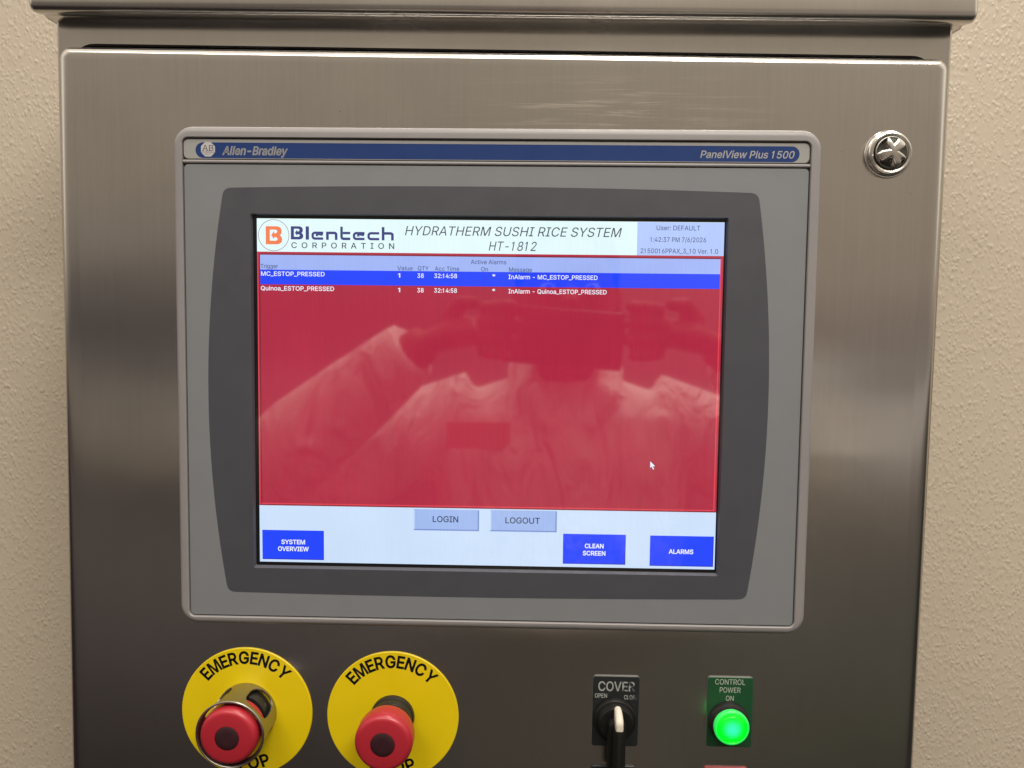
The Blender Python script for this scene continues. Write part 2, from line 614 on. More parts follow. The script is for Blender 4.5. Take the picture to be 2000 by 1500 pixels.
GLYPHS = {
    ' ': (188, []),
    '*': (453, ['201,223 206,331 114,272 89,315 186,365 89,415 114,459 206,400 201,509 250,509 246,400 337,459 362,415 266,365 362,315 337,272 246,331 250,223']),
    '-': (453, ['337,244 337,188 114,188 114,244']),
    '.': (188, ['95,-4 78,-1 63,9 53,24 50,41 53,59 63,73 78,83 95,87 113,83 128,73 138,59 141,41 138,24 128,9 113,-1']),
    '/': (249, ['235,533 71,-76 14,-76 178,533']),
    '0': (453, ['227,-7 191,-3 158,7 130,24 105,48 85,77 69,113 57,155 50,202 48,254 50,306 57,353 69,395 85,431 106,461 130,484 159,502 191,512 227,516 262,512 295,502 323,484 348,461 368,431 384,395 396,353 403,306 405,254 403,202 396,155 384,113 368,77 348,48 323,24 295,7 263,-3', '227,50 261,56 290,74 306,92 320,116 330,144 338,176 342,213 344,254 342,295 338,332 330,365 320,393 306,416 290,435 261,453 227,460 192,453 163,435 147,416 134,393 123,365 115,332 111,295 109,254 111,213 115,176 123,144 134,116 147,92 163,74 192,56']),
    '1': (403, ['205,0 205,509 160,509 60,430 60,366 141,425 141,0']),
    '2': (453, ['64,0 64,47 234,229 282,282 299,305 311,327 318,348 320,371 317,397 308,419 293,436 273,449 250,457 224,460 196,457 172,447 153,433 139,413 130,390 127,362 66,362 68,391 75,418 86,442 102,464 121,482 143,496 168,507 196,513 225,516 254,513 281,507 306,497 328,482 346,465 361,445 372,423 379,398 381,372 378,345 371,318 357,290 336,259 267,180 153,60 153,57 389,57 389,0']),
    '3': (453, ['218,-7 188,-5 159,1 133,10 108,22 88,38 70,57 57,79 48,104 44,132 109,132 115,107 126,87 144,71 165,59 191,52 219,50 248,53 275,61 297,74 315,93 325,116 329,145 326,172 316,196 299,217 275,234 254,241 229,246 201,248 157,248 157,299 288,448 288,452 70,452 70,509 372,509 372,461 214,284 247,290 279,286 308,276 333,262 354,244 371,222 383,198 391,173 393,145 390,116 383,90 370,66 354,45 333,27 309,12 281,2 251,-5']),
    '4': (453, ['40,105 40,158 247,509 311,509 109,166 109,163 413,163 413,105', '282,0 282,121 282,146 282,318 343,318 343,0']),
    '5': (453, ['221,-7 192,-5 165,1 140,11 118,25 99,41 83,60 71,82 63,105 60,130 122,130 127,108 138,89 154,73 173,60 196,52 221,50 250,53 276,64 298,82 314,104 324,131 328,162 324,193 314,221 297,244 275,262 248,273 218,277 192,275 167,268 145,258 128,246 67,253 96,509 366,509 366,452 151,452 134,301 136,301 155,315 178,325 203,331 229,334 263,330 294,321 321,306 345,285 364,260 379,231 388,199 391,163 388,132 381,102 369,76 352,52 332,32 309,15 282,3 253,-4']),
    '6': (453, ['226,-7 196,-4 168,3 142,15 119,31 100,51 84,74 73,101 66,130 64,162 65,187 71,212 80,239 93,268 112,302 137,340 252,509 322,509 152,256 154,275 165,288 179,299 196,307 214,312 235,314 265,312 291,305 316,295 337,280 355,262 370,240 380,215 387,187 389,157 387,127 379,98 368,73 352,50 333,30 310,14 284,3 257,-4', '226,48 254,52 279,63 299,79 314,101 324,128 327,157 324,187 314,213 299,235 279,251 254,262 226,265 198,262 174,252 153,235 138,214 128,188 125,158 128,128 138,102 153,79 174,63 198,52']),
    '7': (453, ['97,0 323,448 323,452 62,452 62,509 391,509 391,449 165,0']),
    '8': (453, ['226,-7 193,-5 163,1 136,11 111,25 91,42 74,62 62,84 54,109 52,135 55,166 65,195 81,220 101,241 125,256 153,265 153,267 129,276 109,289 93,308 80,330 73,354 70,380 73,405 79,429 90,450 106,469 124,485 146,498 170,508 197,514 226,516 255,514 282,508 306,498 328,485 346,469 361,450 373,429 379,405 382,380 379,354 372,330 359,308 343,289 323,276 300,267 300,265 327,256 351,241 372,220 387,195 397,166 401,135 398,109 391,84 378,62 362,42 341,25 317,11 289,1 259,-5', '226,49 258,52 285,60 307,74 323,91 333,113 337,139 333,165 322,189 305,208 283,223 256,232 226,235 196,232 169,223 147,208 130,189 119,165 115,139 119,113 129,91 145,74 167,60 195,52', '226,290 252,292 274,300 293,313 307,330 316,351 319,376 316,399 308,420 294,437 275,449 252,457 226,460 200,457 177,449 159,437 145,420 136,399 133,376 136,351 145,330 159,313 178,300 201,292']),
    ':': (188, ['95,-4 78,-1 63,9 53,24 50,41 53,59 63,73 78,83 95,87 113,83 128,73 138,59 141,41 138,24 128,9 113,-1', '95,271 78,274 63,284 53,299 50,316 53,334 63,349 78,359 95,362 113,359 128,349 138,334 141,316 138,299 128,284 113,274']),
    'A': (480, ['16,0 201,509 276,509 463,0 395,0 240,440 236,440 85,0', '110,142 110,199 370,199 370,142']),
    'B': (456, ['60,0 60,509 241,509 274,507 304,501 329,491 359,469 381,442 394,410 398,374 395,344 387,320 373,301 356,286 336,275 315,267 315,262 339,257 363,245 385,227 402,203 414,173 418,136 416,111 410,88 400,67 386,48 368,31 344,18 317,8 284,2 247,0', '125,57 245,57 281,60 309,67 330,80 349,105 355,137 352,161 342,184 327,203 306,218 279,228 248,231 125,231', '125,285 238,285 265,288 288,296 308,309 323,326 333,348 336,372 330,403 313,429 294,442 270,449 240,452 125,452']),
    'C': (510, ['267,-7 225,-3 186,7 150,25 119,49 92,79 70,115 53,157 44,203 40,254 44,305 53,352 70,393 92,429 119,459 150,484 186,501 225,512 267,516 293,514 317,511 340,504 373,490 402,471 427,447 448,418 459,397 467,373 473,348 408,348 401,373 389,395 375,413 357,428 337,440 315,449 292,454 267,456 237,453 209,445 184,432 161,414 141,391 125,364 113,332 106,295 103,254 106,213 113,177 125,145 141,117 161,94 184,76 210,63 237,56 267,53 292,55 315,60 337,69 357,81 375,96 389,114 401,136 408,160 473,160 467,135 459,112 448,91 428,62 402,38 373,19 341,5 317,-2 293,-6']),
    'D': (502, ['219,0 96,0 96,57 215,57 254,60 288,68 318,81 343,99 363,122 379,149 390,181 397,216 399,255 397,294 390,329 379,361 364,388 344,410 320,428 291,441 258,449 221,452 93,452 93,509 225,509 273,505 315,495 353,478 385,455 412,426 433,391 449,351 458,306 462,255 458,205 449,159 433,119 411,83 384,54 351,31 312,14 268,3', '125,509 125,0 60,0 60,509']),
    'E': (419, ['60,0 60,509 372,509 372,452 125,452 125,286 355,286 355,229 125,229 125,57 375,57 375,0']),
    'F': (410, ['60,0 60,509 369,509 369,452 125,452 125,278 346,278 346,221 125,221 125,0']),
    'G': (520, ['269,-7 225,-3 185,7 149,25 118,49 91,79 69,116 53,157 43,203 40,254 43,305 53,352 69,393 91,429 117,459 149,484 184,501 223,512 265,516 291,514 316,510 340,504 363,494 384,483 403,469 429,445 449,416 460,395 468,373 474,349 408,349 399,372 387,393 373,411 356,427 337,439 315,448 291,454 265,456 236,453 209,445 183,432 160,414 141,392 125,364 113,332 106,295 103,254 106,213 113,177 125,145 141,117 161,95 184,76 210,63 238,56 269,53 296,55 322,61 345,71 365,85 382,102 396,123 407,147 413,173 413,199 283,199 283,256 478,256 478,200 475,160 466,124 451,91 431,62 406,38 377,19 344,5 308,-4']),
    'H': (517, ['60,0 60,509 125,509 125,289 392,289 392,509 457,509 457,0 392,0 392,232 125,232 125,0']),
    'I': (300, ['31,0 31,57 118,57 118,452 31,452 31,509 269,509 269,452 183,452 183,57 269,57 269,0']),
    'L': (393, ['60,0 60,509 125,509 125,57 361,57 361,0']),
    'M': (628, ['60,0 60,509 155,509 314,98 473,509 568,509 568,0 504,0 504,412 346,0 282,0 124,412 124,0']),
    'N': (523, ['60,0 60,509 136,509 396,100 399,100 399,509 463,509 463,0 387,0 128,408 125,408 125,0']),
    'O': (533, ['267,-7 225,-3 186,7 150,25 119,49 92,79 70,115 53,157 44,203 40,254 44,305 53,352 70,393 92,429 119,459 150,484 186,501 225,512 267,516 309,512 348,501 384,484 415,459 442,429 464,393 480,352 490,305 493,254 490,203 480,157 464,115 442,79 415,49 384,25 348,7 309,-3', '267,53 296,55 324,63 349,76 372,94 392,116 408,144 420,176 428,213 430,254 428,295 420,332 408,365 392,392 372,415 349,433 324,446 296,453 267,456 237,453 210,445 184,433 161,415 142,392 125,364 113,332 106,295 103,254 106,213 113,176 125,144 142,117 161,94 184,76 210,63 237,55']),
    'P': (445, ['60,0 60,509 235,509 272,506 305,499 332,487 356,471 375,452 390,430 400,404 407,377 409,348 407,318 400,291 390,265 375,243 356,223 332,207 305,195 272,188 235,186 126,186 126,242 233,242 269,246 297,256 318,272 333,294 342,319 344,348 342,376 333,402 318,423 297,439 268,449 232,452 125,452 125,0']),
    'Q': (533, ['245,159 313,159 369,85 384,65 468,-48 401,-48 346,27 331,46', '267,-7 225,-3 186,7 150,25 119,49 92,79 70,115 53,157 44,203 40,254 44,305 53,352 70,393 92,429 119,459 150,484 186,501 225,512 267,516 309,512 348,501 384,484 415,459 442,429 464,393 480,352 490,305 493,254 490,203 480,157 464,115 442,79 415,49 384,25 348,7 309,-3', '267,53 296,55 324,63 349,76 372,94 392,116 408,144 420,176 428,213 430,254 428,295 420,332 408,365 392,392 372,415 349,433 324,446 296,453 267,456 237,453 210,445 184,433 161,415 142,392 125,364 113,332 106,295 103,254 106,213 113,176 125,144 142,117 161,94 184,76 210,63 237,55']),
    'R': (449, ['60,0 60,509 236,509 273,506 305,500 333,489 356,473 376,455 390,433 401,408 407,381 409,352 407,323 401,296 390,271 376,250 356,232 333,217 305,206 273,200 236,198 126,198 126,255 234,255 269,258 298,267 319,281 334,300 342,324 345,352 342,380 334,405 319,425 298,440 269,449 233,452 125,452 125,0', '353,0 230,229 303,229 428,0']),
    'S': (447, ['224,-9 188,-7 156,-1 128,9 102,23 81,40 64,60 51,83 42,109 38,137 104,137 110,110 123,88 142,71 166,59 194,52 224,49 257,52 286,60 311,74 329,92 341,114 346,139 342,161 332,179 316,193 296,205 272,214 245,222 184,239 145,253 112,269 86,289 67,313 56,341 52,372 54,400 62,425 75,448 92,468 113,484 138,498 165,508 195,514 227,516 259,514 289,508 316,498 340,484 360,468 377,449 390,427 398,403 401,378 337,378 326,412 302,437 280,449 254,456 225,459 194,456 167,448 145,435 129,418 118,398 115,376 119,352 131,334 148,319 169,308 212,293 264,279 312,264 336,252 359,238 379,220 395,198 405,171 408,139 406,112 399,87 386,64 370,43 349,25 323,11 294,0 261,-7']),
    'T': (449, ['32,452 32,509 417,509 417,452 257,452 257,0 193,0 193,452']),
    'U': (517, ['259,-8 220,-6 186,2 154,15 126,33 103,55 85,80 71,108 63,140 60,173 60,509 124,509 124,178 128,144 141,113 160,87 187,68 208,59 232,53 259,52 285,53 309,59 331,68 357,87 377,113 389,144 393,178 393,509 457,509 457,173 454,140 446,108 433,80 414,55 391,33 363,15 332,2 297,-6']),
    'V': (480, ['204,0 16,509 84,509 237,60 243,60 395,509 463,509 278,0']),
    'W': (686, ['155,0 16,509 82,509 190,70 194,70 306,509 380,509 492,70 496,70 603,509 670,509 530,0 455,0 345,430 341,430 230,0']),
    'X': (474, ['18,0 199,260 29,509 104,509 237,312 374,509 446,509 275,262 456,0 382,0 237,214 91,0']),
    'Y': (472, ['203,0 203,208 16,509 91,509 236,265 381,509 455,509 268,208 268,0']),
    '_': (319, ['319,0 319,-56 0,-56 0,0']),
    'a': (389, ['160,-9 126,-5 94,5 68,22 48,45 35,73 30,108 34,138 43,161 58,179 78,193 100,203 125,211 178,220 234,227 252,230 265,235 273,243 276,255 276,257 273,279 267,297 256,311 240,322 220,329 196,331 171,329 149,322 132,313 118,301 107,288 100,274 41,291 57,322 79,346 104,364 133,375 163,382 194,384 215,383 239,379 263,372 286,360 306,343 322,320 333,290 337,251 337,0 277,0 277,52 272,52 264,38 252,25 236,12 215,1 190,-6', '170,45 202,49 228,59 248,74 263,93 272,115 276,138 276,190 270,186 259,182 231,176 200,171 175,168 154,164 134,159 117,150 103,139 95,124 92,105 94,87 102,72 114,61 130,52 149,47']),
    'c': (396, ['207,-8 174,-5 144,3 117,16 93,35 72,58 56,85 44,116 37,150 34,187 37,225 44,260 56,291 72,318 93,341 117,360 144,374 174,382 207,384 234,383 260,377 284,368 305,356 324,341 340,322 353,301 362,277 303,262 298,276 290,289 281,301 270,311 257,319 242,325 226,329 207,330 173,325 145,310 124,287 108,258 102,236 98,212 96,187 99,151 108,117 124,89 145,66 173,51 207,46 226,48 243,52 258,58 271,66 282,76 292,89 299,102 304,117 363,102 354,78 341,56 325,37 306,21 285,9 261,-1 235,-6']),
    'd': (424, ['195,-8 165,-6 137,3 111,16 89,34 70,57 55,84 43,116 36,151 34,189 36,227 43,261 55,293 70,320 89,342 112,361 137,374 165,382 196,384 228,381 253,373 272,360 287,346 306,319 311,319 311,509 372,509 372,0 313,0 313,59 307,59 287,31 272,17 252,4 227,-5', '205,47 236,51 263,65 284,86 299,115 306,138 310,162 312,189 310,216 306,241 300,263 284,291 263,312 237,325 205,330 172,325 145,311 124,290 108,261 102,239 98,215 96,189 98,163 102,139 109,117 124,88 145,66 172,51']),
    'e': (404, ['212,-8 177,-5 145,3 117,16 92,35 72,58 56,85 44,116 37,150 34,187 36,224 44,258 55,290 71,317 91,340 115,359 142,373 172,382 205,384 236,382 266,374 294,361 319,341 341,315 357,282 365,256 370,227 371,194 371,169 100,169 100,218 306,218 309,222 307,237 298,269 283,294 263,314 237,326 205,330 173,326 146,313 125,294 109,270 99,241 96,211 96,178 98,151 102,127 110,106 128,80 151,61 179,50 212,46 234,48 254,53 271,61 285,73 297,88 306,105 365,91 353,63 335,39 311,19 283,4 261,-3 237,-7']),
    'g': (425, ['207,-151 180,-149 156,-146 134,-140 105,-127 82,-110 64,-91 51,-69 101,-41 122,-66 136,-78 154,-88 178,-95 207,-97 236,-95 261,-87 282,-75 298,-58 308,-34 311,-6 311,68 306,68 287,41 272,28 252,16 227,8 195,5 165,7 138,14 113,27 90,43 71,65 55,90 43,120 36,154 34,191 36,229 43,263 55,293 71,320 90,342 112,361 138,374 166,382 196,384 228,382 253,373 273,360 288,346 308,319 313,319 313,379 372,379 372,-9 370,-40 363,-67 350,-90 334,-109 314,-124 291,-136 265,-144 237,-149', '205,59 237,63 264,75 285,95 300,121 307,142 311,166 312,193 311,219 307,242 300,264 285,291 264,312 237,325 205,330 172,325 145,312 124,290 109,262 99,229 96,193 99,155 109,123 124,96 145,76 172,63']),
    'i': (167, ['53,0 53,379 114,379 114,0', '84,443 67,446 54,455 44,468 41,483 44,499 54,512 67,521 84,524 100,521 114,512 123,499 126,483 123,468 114,455 100,446']),
    'l': (186, ['62,0 62,509 124,509 124,0']),
    'm': (610, ['53,0 53,379 112,379 112,300 118,323 132,346 151,363 172,376 195,384 219,386 245,383 268,375 287,361 303,342 314,320 318,300 322,321 337,343 357,361 381,375 407,383 437,386 468,383 497,372 522,354 541,328 550,307 555,283 557,255 557,0 496,0 496,254 490,289 473,313 447,326 419,330 395,328 374,320 358,307 345,290 338,270 335,247 335,0 274,0 274,260 269,288 253,311 229,326 199,330 178,328 158,320 140,307 126,289 117,266 114,238 114,0']),
    'n': (410, ['114,227 114,0 53,0 53,379 112,379 112,300 116,319 132,344 152,362 175,374 200,382 227,384 264,380 295,369 321,349 341,321 350,298 355,271 357,240 357,0 296,0 296,235 293,263 286,286 273,304 246,323 210,329 184,326 161,317 141,303 126,283 117,257']),
    'o': (415, ['207,-8 174,-5 144,3 117,16 93,35 72,58 56,85 44,116 37,150 34,187 37,225 44,260 56,291 72,318 93,341 117,360 144,374 174,382 207,384 241,382 271,374 299,360 323,341 343,318 359,291 371,260 379,225 381,187 379,150 371,116 359,85 343,58 323,35 299,16 271,3 241,-5', '207,46 242,51 270,66 292,89 307,117 316,151 319,187 318,212 314,236 307,258 292,287 270,310 242,325 207,330 173,325 145,310 124,287 108,258 102,236 98,212 96,187 99,151 108,117 124,89 145,66 173,51']),
    'r': (259, ['53,0 53,379 112,379 112,321 115,321 130,347 152,367 181,380 213,385 229,384 243,384 243,322 230,324 207,326 182,323 159,315 140,301 126,284 117,262 114,237 114,0']),
    's': (365, ['182,-8 145,-5 112,3 84,18 62,38 45,63 36,94 94,107 105,79 124,60 150,49 181,45 217,50 244,62 262,81 268,103 265,121 254,136 237,147 212,155 149,170 118,180 92,192 72,208 53,237 47,274 51,305 65,332 87,354 115,370 137,378 161,383 187,384 223,381 254,372 279,358 299,339 314,316 324,290 268,277 258,298 243,316 219,328 187,333 156,329 131,317 114,299 109,277 112,258 124,243 144,232 172,223 229,209 261,200 287,187 306,171 325,142 331,107 326,75 312,47 290,24 260,6 236,-2 210,-7']),
    't': (227, ['204,379 204,327 6,327 6,379', '65,471 126,471 126,98 128,76 136,61 150,53 170,50 185,51 202,54 213,2 192,-3 168,-4 138,-1 113,7 92,21 77,41 68,64 65,93']),
    'u': (410, ['182,-5 146,-1 115,11 89,31 69,59 60,82 54,109 53,139 53,379 114,379 114,144 116,117 124,94 137,75 164,56 200,50 226,53 249,62 268,77 283,97 293,122 296,153 296,379 357,379 357,0 298,0 298,80 294,60 277,35 257,17 234,5 209,-3']),
    'v': (389, ['163,0 17,379 84,379 192,72 196,72 305,379 371,379 226,0']),
    'w': (567, ['138,0 23,379 87,379 170,85 172,85 252,379 316,379 396,85 398,85 480,379 545,379 429,0 368,0 285,290 283,290 199,0']),
    'y': (389, ['47,-139 61,-86 88,-90 104,-89 118,-84 130,-74 141,-58 151,-36 163,-1 17,379 84,379 193,72 197,72 305,379 371,379 204,-58 191,-85 177,-107 159,-124 139,-136 117,-143 91,-145 65,-143']),
}

def glyphs(s, bold=0.0, shear=0.0, space=1.0):
    """outline letters (1 unit = 1 em) as triangles; bold thickens, shear slants, space widens the setting"""
    # contours of one letter may overlap (stem and bowl), so each outer contour is filled on its own
    vs, fs = [], []
    x = 0.0
    for ch in s:
        adv, loops = GLYPHS[ch]
        key = (ch, bold)
        if key not in _filled:
            polys = [[tuple(float(q) / 1000 for q in p.split(',')) for p in lp_.split()] for lp_ in loops]
            areas = [sum(a[0] * c[1] - c[0] * a[1] for a, c in zip(p, p[1:] + p[:1])) for p in polys]
            big = max(range(len(polys)), key=lambda k: abs(areas[k])) if polys else 0
            groups = [[p] for p, a in zip(polys, areas) if a * areas[big] > 0]
            for p, a in zip(polys, areas):
                if a * areas[big] < 0:
                    for g in sorted(groups, key=lambda g: -(max(q[0] for q in g[0]) - min(q[0] for q in g[0]))):
                        xs, zs = [q[0] for q in g[0]], [q[1] for q in g[0]]
                        if min(xs) < p[0][0] < max(xs) and min(zs) < p[0][1] < max(zs):
                            g.append(p)
                            break
            _filled[key] = [fill(g, bold) for g in groups]
        for gv, gf in _filled[key]:
            k0 = len(vs)
            vs += [(x + px + shear * pz, pz, 0.0) for px, pz in gv]
            fs += [[k0 + i for i in f] for f in gf]
        x += adv / 1000 + (space - 1.0) * 0.36
    return vs, fs


_filled = {}


def fill(loops, bold):
    cu = bpy.data.curves.new("lettering", 'CURVE')
    cu.dimensions = '2D'
    cu.fill_mode = 'BOTH'
    for pts in loops:
        sp_ = cu.splines.new('POLY')
        sp_.points.add(len(pts) - 1)
        for p, (px, pz) in zip(sp_.points, pts):
            p.co = (px, pz, 0, 1)
        sp_.use_cyclic_u = True
    o = bpy.data.objects.new("lettering", cu)
    COL.objects.link(o)
    bpy.context.view_layer.update()
    e = o.evaluated_get(bpy.context.evaluated_depsgraph_get())
    me = e.to_mesh()
    out = ([(v.co.x, v.co.y) for v in me.vertices], [list(p.vertices) for p in me.polygons])
    if abs(bold) > 1e-6:            # thicken by a narrow band round every contour
        for pts in loops:
            n = len(pts)
            P = [Vector(p) for p in pts]
            N_ = []
            for i in range(n):
                d0, d1 = P[i] - P[i - 1], P[(i + 1) % n] - P[i]
                n0, n1 = Vector((-d0.y, d0.x)).normalized(), Vector((-d1.y, d1.x)).normalized()
                mt = (n0 + n1)
                mt = mt.normalized() if mt.length > 1e-4 else n0
                N_.append(mt * (bold / max(0.5, mt.dot(n0))))
            k0 = len(out[0])
            out[0].extend([(p.x + q.x, p.y + q.y) for p, q in zip(P, N_)])
            out[0].extend([(p.x - q.x, p.y - q.y) for p, q in zip(P, N_)])
            out[1].extend([[k0 + i, k0 + (i + 1) % n, k0 + n + (i + 1) % n, k0 + n + i] for i in range(n)])
    e.to_mesh_clear()
    bpy.data.objects.remove(o)
    bpy.data.curves.remove(cu)
    return out


def cap_of(bold):
    if bold not in _cap:
        vs, _ = glyphs("H", bold)
        _cap[bold] = (min(v[1] for v in vs), max(v[1] for v in vs))
    return _cap[bold]


def text(mb, s, x0, x1, zb, cap, y, m, bold=0.0, shear=0.0, space=1.0):
    """lettering fitted between x0 and x1 with its baseline on zb"""
    vs, fs = glyphs(s, bold, shear, space)
    lo, hi = cap_of(bold)
    k = cap / (hi - lo)
    a, b = min(v[0] for v in vs), max(v[0] for v in vs)
    kx = (x1 - x0) / (b - a)
    mb.add([(x0 + (v[0] - a) * kx, y, zb + (v[1] - lo) * k) for v in vs], fs, m)


def arc_text(mb, s, cx, cz, rbase, cap, a0, a1, y, m, bold, outward=True, xs=0.8):
    """letters set round a circle; angles clockwise from the top, in degrees"""
    lo, hi = cap_of(bold)
    k = cap / (hi - lo)
    gl = [glyphs(ch, bold) for ch in s]
    wd = [(max(v[0] for v in g[0]) - min(v[0] for v in g[0])) * k * xs for g in gl]
    total = sum(wd)
    span = abs(a1 - a0)
    gap = (math.radians(span) * rbase - total) / (len(s) - 1)
    pos = 0.0
    for g, w in zip(gl, wd):
        mid = pos + w / 2
        pos += w + gap
        ang = math.radians(a0) + math.copysign(mid / rbase, a1 - a0)
        mnx = min(v[0] for v in g[0])
        out = []
        for v in g[0]:
            lx = (v[0] - mnx) * k * xs - w / 2
            lz = (v[1] - lo) * k
            if outward:
                rad, tx = rbase + lz, lx
                x = cx + rad * math.sin(ang) + tx * math.cos(ang)
                z = cz + rad * math.cos(ang) - tx * math.sin(ang)
            else:
                rad, tx = rbase - lz, lx
                x = cx + rad * math.sin(ang) - tx * math.cos(ang)
                z = cz + rad * math.cos(ang) + tx * math.sin(ang)
            out.append((x, y, z))
        mb.add(out, g[1], m)


# ================================================================== SETTING
b = MB()
b.box(-2600, 2600, 166, 186, -1500, 2200, M['wall'])
wall = b.build("wall", smooth=0)
wall['kind'] = 'structure'

# ================================================================== CABINET
cabinet = empty("control_cabinet", (0.004, 0.166, -0.42),
                "brushed stainless steel control cabinet with overhanging top lip, mounted on the beige pebbled wall", "control cabinet")

# body: a box whose front is a raised rim round the door opening
BX0, BX1, BZ0, BZ1 = -297.8, 306.2, -420.0, 252.0
def lean(x, z):
    x, z = side(x, z)
    return (x, z - 0.0100 * x if z > 0 else z)
def side(x, z):
    return (x - 0.0068 * (250.0 - z) if x > 0 else x, z)
b = MB()
b.loft([at(rr(BX0, BX1, BZ0, BZ1, 5, 8, side), 165.6), at(rr(BX0, BX1, BZ0, BZ1, 5, 8, side), 28), at(rr(BX0 + 0.8, BX1 - 0.8, BZ0, BZ1, 5, 8, side), 25.6),
        at(rr(BX0 + 2.6, BX1 - 2.6, BZ0 + 2, BZ1 - 2, 4, 8, side), 24.2),
        at(rr(BX0 + 11, BX1 - 11, BZ0 + 12, 231.2, 16, 8, lean), 24.0),
        at(rr(BX0 + 11.2, BX1 - 11.2, BZ0 + 12.2, 231.0, 16, 8, lean), 46)], M['body'], False, True)
body = b.build("body")
b = MB()
g0, g1 = rr(BX0 + 11.6, BX1 - 11.6, BZ0 + 15, 230.6, 15, 8, lean), rr(BX0 + 20, BX1 - 20, BZ0 + 24, 212, 10, 8, lean)
b.loft([at(g0, 43.5), at(g0, 29.0), at(g1, 29.0), at(g1, 43.5)], M['gasket'], False, False)
gasket = b.build("gap_shade_gasket")  # black liner: door seal, and painted shade of the gap above the door

# hood: top of the cabinet, its front lip standing forward of the body
prof = [(166.0, 258.0), (26.0, 250.2), (23.0, 249.4), (18.0, 248.3), (14.5, 247.4), (11.8, 247.1), (9.4, 247.9), (8.1, 250.0), (7.7, 253.5),
        (7.6, 262.0), (7.8, 272.0), (11.0, 280.0), (20.0, 285.0), (166.0, 326.0)]
def hood_ring(x, ins):
    cy, cz = 60.0, 265.0
    out = []
    for y, z in prof:
        dy = ins if y < 30 else 0
        dz = ins * 0.9 if (z < 251 and y < 25) else (-ins if z > 270 else 0)
        out.append((x, y + dy, z + dz - 0.0075 * x * (1.0 if y < 100 else 0.0)))
    return out
b = MB()
hx0, hx1 = -306.0, 313.0
b.loft([hood_ring(hx0, 4.2), hood_ring(hx0 + 0.5, 2.2), hood_ring(hx0 + 1.8, 0.8), hood_ring(hx0 + 4.2, 0.0),
        hood_ring(hx1 - 4.2, 0.0), hood_ring(hx1 - 1.8, 0.8), hood_ring(hx1 - 0.5, 2.2), hood_ring(hx1, 4.2)], M['hood'], True, True)
hood = b.build("hood", smooth=50)

# door: folded pan with rolled edges; its top edge sits slightly out of level
def skew(x, z):
    if z > 0:
        z -= 0.0091 * x * min(1.0, z / 215.0)
    if x < 0:
        x -= 0.0078 * (215.0 - z)
    else:
        x -= 0.0028 * (215.0 - z)
    return (x, z)
def door_ring(ins, y, r):
    kx = 1.5 * ins
    return at(rr(-285.6 + kx, 295.0 - kx, -415 + ins, 223.4 - ins, max(r - ins, 1.5), 10, skew), y)
rolls = [(0.0, 23.0), (0.0, 10.8)]
for k in range(1, 9):
    a = math.radians(90 * k / 8)
    rolls.append((5.6 * (1 - math.cos(a)), 10.8 - 5.6 * math.sin(a)))
b = MB()
b.loft([door_ring(i, y, 8.0) for i, y in rolls] + [door_ring(9.0, 5.05, 10.0)], M['door'], True, True)
door = b.build("door", smooth=45)

# quarter-turn latch on the door
LX, LZ = 256.6, 159.0
b = MB()
b.lathe(LX, LZ, [(15.2, 5.4), (15.2, 4.2), (14.9, 3.8), (14.2, 3.7), (14.0, 3.5), (13.9, 0.9), (13.4, 0.2), (12.4, -0.1), (11.2, 0.2), (10.8, 0.8), (10.6, 3.0)],
        M['chrome'], 72, False, True)
latch = b.build("door_latch")
b = MB()            # cup coloured with recess shade, and a raised, uneven star that the key grips
b.lathe(LX, LZ, [(10.4, 2.8), (10.3, -0.6), (9.7, -0.9), (9.3, -0.2), (8.2, 1.4), (5.0, 2.2), (0.5, 2.3)], M['cast'], 72, True, True)


def star(sc_, y, dome=0.0):
    out = []
    for i in range(180):
        th = 2 * math.pi * i / 180
        r = 9.75
        for g, w, dp in ((148, 40, 6.2), (252, 35, 5.9), (4, 29, 5.2), (86, 22, 3.8), (318, 18, 1.6)):
            d = abs((math.degrees(th) - g + 180) % 360 - 180)
            if d < w:
                r -= dp * (0.5 + 0.5 * math.cos(math.pi * d / w)) ** 0.75
        r = max(r, 2.9) * sc_
        out.append((LX + r * math.cos(th), y + dome * (r / 9.75) ** 2, LZ + r * math.sin(th)))
    return out


b.loft([star(1.0, 2.4), star(1.0, -1.2), star(0.97, -2.0), star(0.90, -2.7, 0.3), star(0.78, -3.2, 0.5), star(0.5, -3.5, 0.6), star(0.15, -3.6)], M['chrome'], False, True)
knob = b.build("latch_knob", smooth=45)
attach(cabinet, body, hood, door)
sub(body, gasket)
attach(cabinet, latch)
sub(latch, knob)

# ================================================================== OPERATOR TERMINAL
terminal = empty("operator_terminal", (0.003, 0.005, 0.0088),
                 "grey framed touch screen terminal showing a red alarm page, set in the cabinet door", "touch panel")
OX0, OX1, OZ0, OZ1 = -205.4, 211.8, -156.4, 172.4
IX0, IX1, IZ0, IZ1 = -199.0, 204.6, -150.9, 164.7      # opening inside the rim
FY = -2.6
rings = [at(rr(OX0 + 0.6, OX1 - 0.6, OZ0 + 0.6, OZ1 - 0.6, 12.0), 5.04), at(rr(OX0, OX1, OZ0, OZ1, 12.5), 4.2), at(rr(OX0, OX1, OZ0, OZ1, 12.5), 0.4)]
for k in range(1, 8):
    a = math.radians(90 * k / 7)
    i = 3.0 * (1 - math.cos(a))
    rings.append(at(rr(OX0 + i, OX1 - i, OZ0 + i * 1.35, OZ1 - i * 1.5, 12.5 - i), 0.4 - 4.4 * math.sin(a)))
rings += [at(rr(IX0 - 0.5, IX1 + 0.5, IZ0 - 0.5, IZ1 + 0.5, 4.5), -4.0), at(rr(IX0, IX1, IZ0, IZ1, 4.0), -3.5), at(rr(IX0, IX1, IZ0, IZ1, 4.0), -0.6)]
b = MB()
